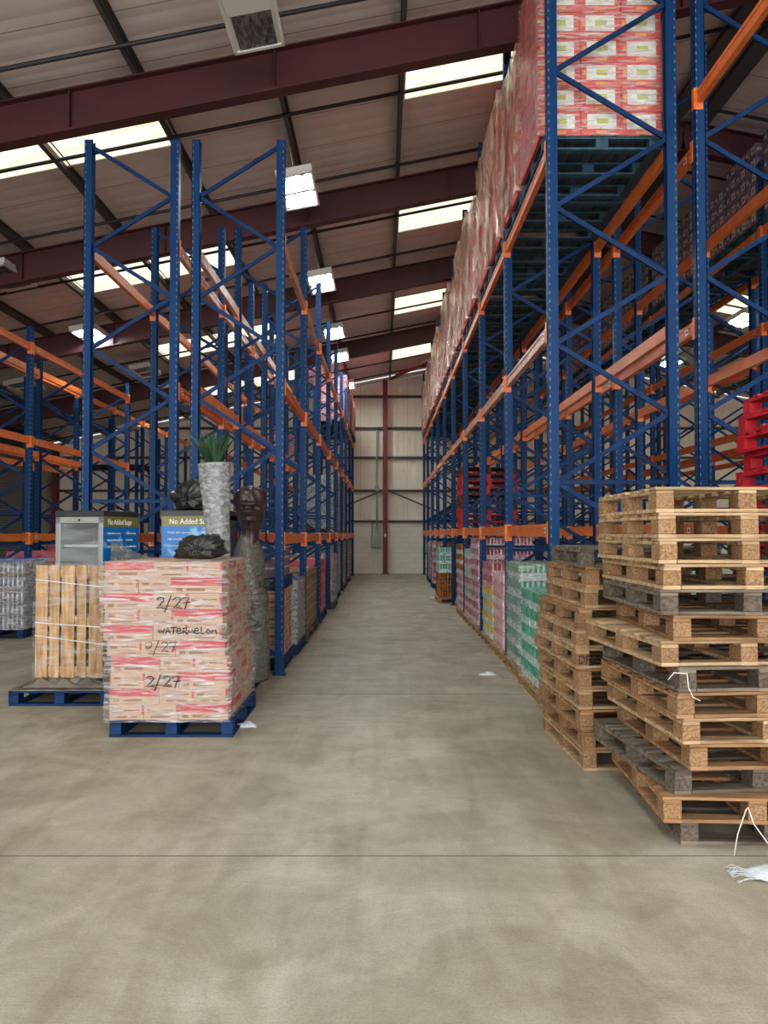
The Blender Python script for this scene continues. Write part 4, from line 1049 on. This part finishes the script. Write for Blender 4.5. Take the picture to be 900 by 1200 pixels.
def textobj(body, size, loc, rot, parent, matn='textw', xs=1.0, name='lettering', ext=0.001):
    cu = bpy.data.curves.new('t', 'FONT'); cu.body = body; cu.size = size; cu.extrude = ext; cu.align_x = 'LEFT'
    t = bpy.data.objects.new('t', cu); C.objects.link(t)
    bpy.context.view_layer.update()
    me = bpy.data.meshes.new_from_object(t.evaluated_get(bpy.context.evaluated_depsgraph_get()))
    bpy.data.objects.remove(t, do_unlink=True)
    me.materials.clear(); me.materials.append(M[matn])
    o = put(name, me, parent, loc, rot); o.scale = (xs, 1, 1)
    return o
def cooler(label, loc, rz, W=.56, D=.62, Z=1.80):
    c = thing('display_cooler', label, 'cooler', loc, rz, 'glass door display coolers')
    m = MB(); t = .04
    m.box(-W / 2, -W / 2 + t, -D / 2, D / 2, 0, Z - .06, 'steel'); m.box(W / 2 - t, W / 2, -D / 2, D / 2, 0, Z - .06, 'steel')
    m.box(-W / 2, W / 2, D / 2 - t, D / 2, 0, Z - .06, 'coolin'); m.box(-W / 2, W / 2, -D / 2, D / 2, 0, .2, 'steel'); m.box(-W / 2, W / 2, -D / 2, D / 2, Z - .10, Z - .06, 'steel')
    m.build('body', c)
    MB().box(-W / 2 - .004, W / 2 + .004, -D / 2 - .055, D / 2, Z - .06, Z, 'darktop').build('top_cap', c, bevel=.004)
    d = MB(); y0, y1 = -D / 2 - .05, -D / 2 - .004
    d.box(-W / 2, -W / 2 + .055, y0, y1, .1, Z - .065, 'steel'); d.box(W / 2 - .055, W / 2, y0, y1, .1, Z - .065, 'steel')
    d.box(-W / 2, W / 2, y0, y1, Z - .13, Z - .065, 'steel'); d.box(-W / 2, W / 2, y0, y1, .1, .16, 'steel')
    df = d.build('door', c, bevel=.003)
    MB().box(-W / 2 + .055, W / 2 - .055, y0 + .018, y0 + .026, .16, Z - .13, 'glass').build('glass_pane', df)
    mm = MB(); mm.box(-W / 2 + .055, W / 2 - .055, y0 + .03, y0 + .034, .16, Z - .13, 'darktop') if False else None
    MB().box(-.012, .012, y0 - .006, y0, Z - .11, Z - .088, 'black').build('lock', df)
    for q in range(5):
        z_ = .35 + q * .26
        s = MB()
        for xx in range(12): s.box(-W / 2 + .05 + xx * (W - .1) / 11 - .002, -W / 2 + .05 + xx * (W - .1) / 11 + .002, -D / 2 + .04, D / 2 - .05, z_, z_ + .005, 'shelfm')
        s.box(-W / 2 + .045, W / 2 - .045, -D / 2 + .03, -D / 2 + .04, z_ - .008, z_ + .018, 'shelfm')
        s.build('shelf', c)
    # printed side panel on the +x side
    p = MB().box(W / 2, W / 2 + .004, -D / 2 - .05, D / 2, .1, Z - .06, 'poster').build('side_panel', c)
    MB().box(W / 2 + .004, W / 2 + .006, -D / 2 - .05, D / 2, Z - .17, Z - .06, 'olive').build('header', p)
    textobj('No Added Sugar', .082, (W / 2 + .0065, -D / 2 + .03, Z - .145), (PI / 2, 0, PI / 2), p, xs=.84 * (D - .06) / .58)
    lines = ['Perfect after exercise', 'High juice (fibre) content', 'Only fruit from natural']
    for q, (a, b) in enumerate((('Perfect after exercise', '1. One of 5 a day'), ('High juice (fibre) content', '2. Real fruit'), ('Only fruit from concentrate', '3. Available chilled'))):
        textobj(a, .028, (W / 2 + .0065, -D / 2 + .015, Z - .245 - q * .07), (PI / 2, 0, PI / 2), p)
        textobj(b, .028, (W / 2 + .0065, -D / 2 + .36, Z - .245 - q * .07), (PI / 2, 0, PI / 2), p)
    return c
a = -math.radians(14)
W_, D_ = .56, .62
# front right corner at (-2.86, 8.02)
def corner_loc(cx, cy, a, lx, ly):
    return (cx - (lx * math.cos(a) - ly * math.sin(a)), cy - (lx * math.sin(a) + ly * math.cos(a)))
lx, ly = corner_loc(-2.87, 8.17, a, W_ / 2, -D_ / 2)
cooler('glass door cooler behind the upright slatted pallet, door facing out', (lx, ly + .02, 0.175), a, W_, D_, 1.76)
cooler('cooler turned side-on behind the handwritten stack, blue printed panel showing', (-2.0, 8.78, 0.1455), -PI / 2, .56, .66, 1.80)
# film drape from the cooler down to the carton stack
m = MB(); k = m.mi('filmgrey')
A_, B_, C_ = Vector((-2.78, 8.1, 1.62)), Vector((-2.34, 7.9, 1.46)), Vector((-2.74, 7.95, 1.30))
nn = 6
for i in range(nn + 1):
    for j in range(nn + 1 - i):
        p = A_ * ((nn - i - j) / nn) + B_ * (i / nn) + C_ * (j / nn); p.y += R.uniform(-.01, .01); m.v.append(tuple(p))
idx = {}; c_ = 0
for i in range(nn + 1):
    for j in range(nn + 1 - i): idx[(i, j)] = c_; c_ += 1
for i in range(nn):
    for j in range(nn - i):
        m.f.append((idx[(i, j)], idx[(i + 1, j)], idx[(i, j + 1)])); m.m.append(k); m.smooth.append(True)
        if j < nn - i - 1: m.f.append((idx[(i + 1, j)], idx[(i + 1, j + 1)], idx[(i, j + 1)])); m.m.append(k); m.smooth.append(True)
m.build('film_drape', label='loose triangle of grey film between the cooler and carton stack', cat='plastic film')

# bin bags
def bag(name, label, loc, rx, ry, rz_, seed, rot=0.0, pleats=13):
    """a tied bag lying with its knot towards -y: pleats radiate from the knot"""
    r = random.Random(seed); m = MB(); k = m.mi('bag'); na, nb = 72, 20; ph = [r.uniform(0, 6.28) for _ in range(6)]
    for i in range(nb + 1):
        t = i / nb; th_ = PI * (0.04 + 0.93 * t); yy = -math.cos(th_)
        rad = math.sin(th_) ** 0.62
        amp = 0.16 * (1 - t) ** 1.5 + 0.01
        for j in range(na):
            a_ = 2 * PI * j / na
            q = rad * (1 + amp * (abs(math.sin(pleats * a_ / 2 + ph[0] + 1.4 * math.sin(5 * t + ph[4]) + 1.2 * math.sin(2 * a_ + ph[5]))) - .6) + .07 * math.sin(2 * a_ + ph[1] + 2 * t) + .05 * math.sin(5 * a_ + ph[2] + 4 * t) + .03 * math.sin(17 * a_ + 9 * t))
            nv = mnoise.noise(Vector((q * math.cos(a_) * 2.2 + seed, yy * 2.2, q * math.sin(a_) * 2.2))) * .30 + mnoise.noise(Vector((q * math.cos(a_) * 6, yy * 6 + seed, q * math.sin(a_) * 6))) * .16 + abs(mnoise.noise(Vector((q * math.cos(a_) * 9, yy * 4, q * math.sin(a_) * 9 + seed)))) * .12
            q *= 1 + nv
            zz = 1 + q * math.sin(a_)
            if zz < .35: zz = .35 - (.35 - zz) * .15
            m.v.append((rx * q * math.cos(a_), ry * yy * (1 + .06 * math.sin(6 * a_ + ph[3])), rz_ * (zz - .2) ))
    for i in range(nb):
        for j in range(na):
            m.f.append((i * na + j, i * na + (j + 1) % na, (i + 1) * na + (j + 1) % na, (i + 1) * na + j)); m.m.append(k); m.smooth.append(True)
    m.f.append(tuple(reversed(range(na)))); m.m.append(k); m.smooth.append(False)
    m.f.append(tuple(nb * na + j for j in range(na))); m.m.append(k); m.smooth.append(False)
    zmin = min(v[2] for v in m.v); m.v = [(x, y, z_ - zmin) for x, y, z_ in m.v]
    o = m.build(name, None, loc, (0, 0, rot), label=label, cat='bag', group='black bin bags on the goods')
    kn = MB(); zc = rz_ * .8 - zmin
    for q in range(7):
        a_ = q * 2 * PI / 7 + .3; e = r.uniform(.03, .06)
        kn.tube([(0, -ry * .96, zc), (e * .6 * math.cos(a_), -ry * 1.06, zc + e * .6 * math.sin(a_)), (e * math.cos(a_), -ry * 1.12 - .01, zc + e * math.sin(a_))], [.018, .016, .005], 'bag', 6)
    kn.build('tied_neck', o)
    return o
bag('bin_bag', 'large black bin bag slumped on top of the side-on cooler', (-2.05, 8.74, 1.945), .25, .24, .20, 1, -.35, 11)
bag('bin_bag', 'small black bin bag tied in a knot on the handwritten stack', (-1.60, 6.93, ZS + .014), .20, .15, .12, 2)

# tall wrapped vase with palm leaves
v = thing('potted_plant', 'spiky green plant in a tall film-wrapped vase on the carton stack', 'plant', (-1.545, 7.45, ZS + .014))
v.rotation_euler = (0, -0.06, 0)
def fv(t, z_, q):
    o8 = 1 / max(math.cos(((t + .2) % (PI / 4)) - PI / 8), .5) * .96
    return (0, 0, q * (1 + .5 * (o8 - 1)) * (1 + .012 * math.sin(40 * z_ + 6 * t) + .012 * math.sin(9 * t + 14 * z_)))
prof = [(.095, 0), (.10, .05), (.105, .2), (.115, .4), (.13, .6), (.145, .8), (.15, .88), (.145, .885), (.13, .885), (.12, .8)]
m = MB(); m.lathe(prof, 32, 'vasegreen', fv); m.build('vase', v)
m = MB(); m.lathe([(r_ + .008, z_) for r_, z_ in prof[:7]], 32, 'filmthick', fv, cap=False); m.build('stretch_wrap', v)
lf = MB(); rr = random.Random(3)
for q in range(95):
    a_ = rr.uniform(0, 2 * PI); out = rr.uniform(.03, .25); hh = rr.uniform(.22, .44); w_ = rr.uniform(.010, .021)
    p0 = Vector((.05 * math.cos(a_), .05 * math.sin(a_), .84)); ts = Vector((-math.sin(a_), math.cos(a_), 0))
    prev = None; k = lf.mi('leaf'); b = len(lf.v); ns = 5
    for i in range(ns + 1):
        t = i / ns
        c = p0 + Vector((math.cos(a_) * out * t ** 1.4, math.sin(a_) * out * t ** 1.4, hh * (t - .18 * t * t)))
        ww = w_ * (1 - t ** 2) + .001
        lf.v.append(tuple(c - ts * ww)); lf.v.append(tuple(c + ts * ww)); lf.v.append(tuple(c + Vector((0, 0, -.004)) + ts * 0))
    for i in range(ns):
        a0 = b + i * 3
        for (u, w2) in ((0, 1), (1, 2), (2, 0)): lf.f.append((a0 + u, a0 + w2, a0 + 3 + w2, a0 + 3 + u)); lf.m.append(k); lf.smooth.append(False)
lf.build('leaves', v, kind='stuff')

# wrapped bundle column with the dark head-like top
b_ = thing('wrapped_bundle', 'tall film-wrapped bundle with dark brown head-shaped top behind the stack', 'wrapped bundle', (-1.42, 8.45, .1455))
def fb(t, z_, q): return (.03 * math.sin(3 * z_), .02 * math.sin(5 * z_), q * (1 + .06 * math.sin(4 * t + 6 * z_) + .04 * math.sin(9 * t - 8 * z_) + .03 * math.sin(23 * z_)))
prof = [(.19, 0), (.18, .2), (.165, .5), (.18, .8), (.16, 1.0), (.15, 1.15), (.165, 1.3), (.12, 1.45), (.09, 1.55)]
pp = []
for i in range(len(prof) - 1):
    for s in range(4): t = s / 4; pp.append((prof[i][0] * (1 - t) + prof[i + 1][0] * t, prof[i][1] * (1 - t) + prof[i + 1][1] * t))
pp.append(prof[-1])
m = MB(); m.lathe([(r_ * .88, z_) for r_, z_ in pp], 24, 'slip', fb); m.build('inner_bundle', b_)
m = MB(); m.lathe(pp, 24, 'filmgrey', fb); m.build('stretch_wrap', b_)
lf = MB()
for q in range(22):
    z_ = rr.choice((.62, 1.02)) + rr.uniform(-.05, .05); a_ = rr.uniform(-2.2, .3)
    c = Vector((.16 * math.cos(a_), .16 * math.sin(a_), z_)); d_ = Vector((math.cos(a_) * .05, math.sin(a_) * .05, rr.uniform(-.06, .03)))
    lf.tube([c, c + d_ * .6, c + d_], [.010, .012, .002], 'leaf', 5)
lf.build('leaves', b_, kind='stuff')
def fh(t, z_, q):
    front = math.cos(t + PI / 2)      # towards the camera
    n = .0
    n += .10 * math.exp(-((z_ - 1.78) / .035) ** 2) * max(0, front) ** 8          # nose
    n += .05 * math.exp(-((z_ - 1.86) / .025) ** 2) * max(0, front) ** 2          # brow
    n -= .06 * math.exp(-((z_ - 1.825) / .018) ** 2) * (math.exp(-((abs(t - 3 * PI / 2)) - .45) ** 2 / .03))
    n += .04 * math.exp(-((z_ - 1.70) / .015) ** 2) * max(0, front) ** 4          # lips
    return (.04 * math.exp(-((z_ - 1.9) / .1) ** 2) * 0, 0, q * (1 + .035 * math.sin(5 * t + 9 * z_) + .03 * math.sin(11 * t + 15 * z_) + (.08 * math.sin(7 * t + 25 * z_) if z_ > 1.87 else 0)) + n)
prof = [(.09, 1.40), (.085, 1.50), (.09, 1.58), (.105, 1.63), (.13, 1.68), (.14, 1.74), (.145, 1.80), (.15, 1.86), (.16, 1.90), (.158, 1.95), (.135, 2.01), (.08, 2.05), (.02, 2.06)]
pp = []
for i in range(len(prof) - 1):
    for s in range(4): t = s / 4; pp.append((prof[i][0] * (1 - t) + prof[i + 1][0] * t, prof[i][1] * (1 - t) + prof[i + 1][1] * t))
pp.append(prof[-1])
m = MB(); m.lathe(pp, 40, 'brownwrap', fh); m.build('brown_head', b_)

# ------------------------------------------------------------------ lamps
def fixture(x, y, z_, lit, label, L=1.3, cable=0.0, panels=2, tilt=True):
    o = thing('ceiling_lamp', label, 'lamp', (x, y, z_), 0, 'flat hanging strip lamps')
    if tilt: o.rotation_euler = (0, -math.atan(SL) * (1 if x < XR else -1), 0)
    m = MB(); m.box(-.29, .29, -L / 2, L / 2, .02, .13, 'white'); 
    m.box(-.30, -.26, -L / 2, L / 2, 0, .03, 'white'); m.box(.26, .30, -L / 2, L / 2, 0, .03, 'white'); m.box(-.3, .3, -L / 2, -L / 2 + .05, 0, .03, 'white'); m.box(-.3, .3, L / 2 - .05, L / 2, 0, .03, 'white')
    if panels == 2: m.box(-.3, .3, -.04, .04, 0, .03, 'white')
    else: m.box(-.26, .26, -L / 2 + .05, .0, .01, .03, 'white')
    m.build('housing', o, bevel=.003)
    spans = ((-L / 2 + .12, -.05), (.05, L / 2 - .12)) if panels == 2 else ((.0, L / 2 - .05),)
    for (ya, yb) in spans:
        MB().box(-.22, .22, ya, yb, .012, .019, 'lamp' if lit else 'reflector').build('diffuser', o, label='glowing diffuser' if lit else 'unlit crinkled reflector')
    c = MB(); zc = zroof(x) - z_ + .05 if not cable else cable
    for yy in (-.45, .45): c.tube([(0, yy, .13), (0, yy, max(.2, zc))], .006, 'cord', 5)
    c.build('suspension_wire', o)
LB = 7.30
fixture(-1.44, 8.42, LB, False, 'unlit ceiling lamp with crinkled reflector, nearest over the aisle', panels=1)
for q, (y, lit) in enumerate(((12.9, True), (17.7, True), (22.2, True), (25.2, True), (30.2, True))):  # the farthest lamp is added to brighten the far wall
    fixture(-1.40, y, LB, lit, 'lit ceiling lamp over the central aisle, %s beyond the unlit one' % ('next' if q == 0 else ORD[q]))
for y in (-6.0, -1.5, 3.5):  # lamps out of view, added for more overhead light on the floor
    for x, wh in ((-1.4, 'over the open floor'), (-7.0, 'in the left row'), (4.4, 'right of the aisle line')):
        fixture(x, y, LB if x > -5 else 6.42, True, 'added unseen lit ceiling lamp %s, %s' % (wh, {-6.0: 'nearest the open loading side', -1.5: 'midway to the loading side', 3.5: 'nearest the stacked goods'}[y]))
for y, lit, lb in ((14.6, False, 'unlit lamp at the left edge hanging on wires'), (18.9, True, 'lit lamp hanging on wires above the far left racks'), (23.2, False, 'unlit lamp hung between the two lit left lamps'), (26.2, True, 'farther lit lamp hanging behind the left racks')):
    fixture(-7.0, y, 6.42, lit, lb)
for y, lb in ((22.0, 'unlit lamp near the roller shutter, nearest of its row'), (26.5, 'unlit lamp near the roller shutter, middle of its row'), (31.0, 'unlit lamp near the roller shutter, farthest of its row')):
    fixture(-10.0, y, 5.75, False, lb)
for y, lb in ((16.5, 'lit lamp beyond the ridge at right, nearest'), (21.5, 'lit lamp beyond the ridge at right, second'), (27.0, 'lit lamp beyond the ridge at right, farthest')):
    fixture(9.8, y, 7.5, True, lb)

# ------------------------------------------------------------------ far wall fittings and small things
o = MB().box(-.56, -.14, 33.36, 33.59, 1.10, 1.62, 'box').build('junction_box', bevel=.01, label='grey metal cabinet on the far wall beside the red column', cat='cabinet')
MB().box(-.54, -.16, 33.35, 33.36, 1.12, 1.60, 'box').build('door', o)
o = MB().tube([(-.30, 33.45, 1.9), (-.30, 33.45, 6.1)], .03, 'box', 8).build('conduit', label='grey conduit running up the far wall from the cabinet', cat='pipe')
MB().box(-.38, -.22, 33.4, 33.52, 1.66, 1.95, 'box').build('switch_box', label='small grey box above the wall cabinet', cat='box')
MB().box(-.38, -.22, 33.4, 33.52, 3.5, 3.72, 'box').build('switch_box', o)
MB().tube([(-.5, 33.5, 1.63), (-.5, 33.5, 2.2)], .025, 'box', 8).build('conduit', label='short conduit above the left side of wall cabinet', cat='pipe')
MB().box(.01, .09, 33.12, 33.17, 1.55, 1.68, 'sticker').build('column_sign', label='small white sign on the red far column', cat='sign')
o = thing('sprinkler_pipe', 'dark red sprinkler pipe bending down the far wall at left', 'pipe', (-9.7, 33.1, 0))
MB().tube([(0, 0, 0), (0, 0, 4.1), (-.08, 0, 4.35), (-.3, 0, 4.45), (-3.2, 0, 4.45)], .13, 'pipe', 12).build('riser', o)
MB().tube([(0, 0, 2.3), (-1.2, 0, 2.3), (-1.4, 0, 2.2), (-1.45, 0, 0)], .08, 'pipe', 10).build('branch_pipe', o)
for z_ in (.1, 1.2, 2.9): MB().tube([(0, 0, z_), (0, 0, z_ + .08)], .18, 'pipe', 12).build('flange', o)

# white torn sack, cord and scraps
rr = random.Random(12)
m = MB(); k = m.mi('plastic'); nx_, ny_ = 24, 10
for i in range(nx_ + 1):
    for j in range(ny_ + 1):
        u = i / nx_; w2 = j / ny_ - .5
        wd = .22 * math.sin(PI * min(1, .12 + u * .9)) ** .6
        zz = .004 + .05 * math.sin(PI * u) * (1 - (2 * w2) ** 2) + rr.uniform(0, .012)
        m.v.append((u * .55, w2 * wd + .02 * math.sin(9 * u), zz))
for i in range(nx_):
    for j in range(ny_):
        a0 = i * (ny_ + 1) + j; m.f.append((a0, a0 + ny_ + 1, a0 + ny_ + 2, a0 + 1)); m.m.append(k); m.smooth.append(True)
o = m.build('torn_sack', None, (1.79, 3.98, 0), (0, 0, -.03), label='torn white woven sack lying on the floor at right', cat='sack')
m = MB()
for q in range(16):
    y = rr.uniform(-.05, .06); m.tube([(.03, y, .01), (-.03, y + rr.uniform(-.04, .04), .02), (-.07, y + rr.uniform(-.06, .06), .006)], .002, 'plastic', 4)
m.build('frayed_edge', o)
def cordpx(name, pts, r, label):
    MB().tube(pts, r, 'cord', 6).build(name, label=label, cat='cord')
cordpx('loose_cord', [(1.84, 4.22, .004), (1.87, 4.24, .11), (1.93, 4.27, .23), (1.94, 4.27, .24), (1.96, 4.25, .16), (2.03, 4.2, .05), (2.10, 4.15, .004)], .003, 'white cord hanging from the bottom of nearest pallet stack')
cordpx('loose_cord', [(1.53, 4.30, .91), (1.56, 4.29, .95), (1.63, 4.29, .945), (1.635, 4.285, .87), (1.66, 4.285, .82), (1.70, 4.29, .80)], .003, 'white cord snagged midway up the nearest pallet stack')
for q, (x, y, lb) in enumerate(((-1.22, 7.05, 'scrap of clear film on floor by the handwritten stack'), (1.25, 9.6, 'scrap of white film on the aisle floor by the green cans'), (1.3, 21.0, 'far scrap of white film by the amber jars'))):
    sz_ = .05 if q < 3 else .015
    sheet('film_scrap', x - sz_ * 2, x + sz_ * 2, y - sz_, y + sz_, 0.0, .02 if q < 3 else .004, 'plastic', lb, 'scrap', 6, q, .002)
# stencilled mark on a pallet block of the second stack
DB = MB().box(0, .001, 0, .001, 0, .001, 'black') if False else None
textobj('DPA', .088, (-.505 + .02, -.603, .035), (PI / 2, 0, 0), DPA_ROOT, 'black', .8, 'stencil_mark')
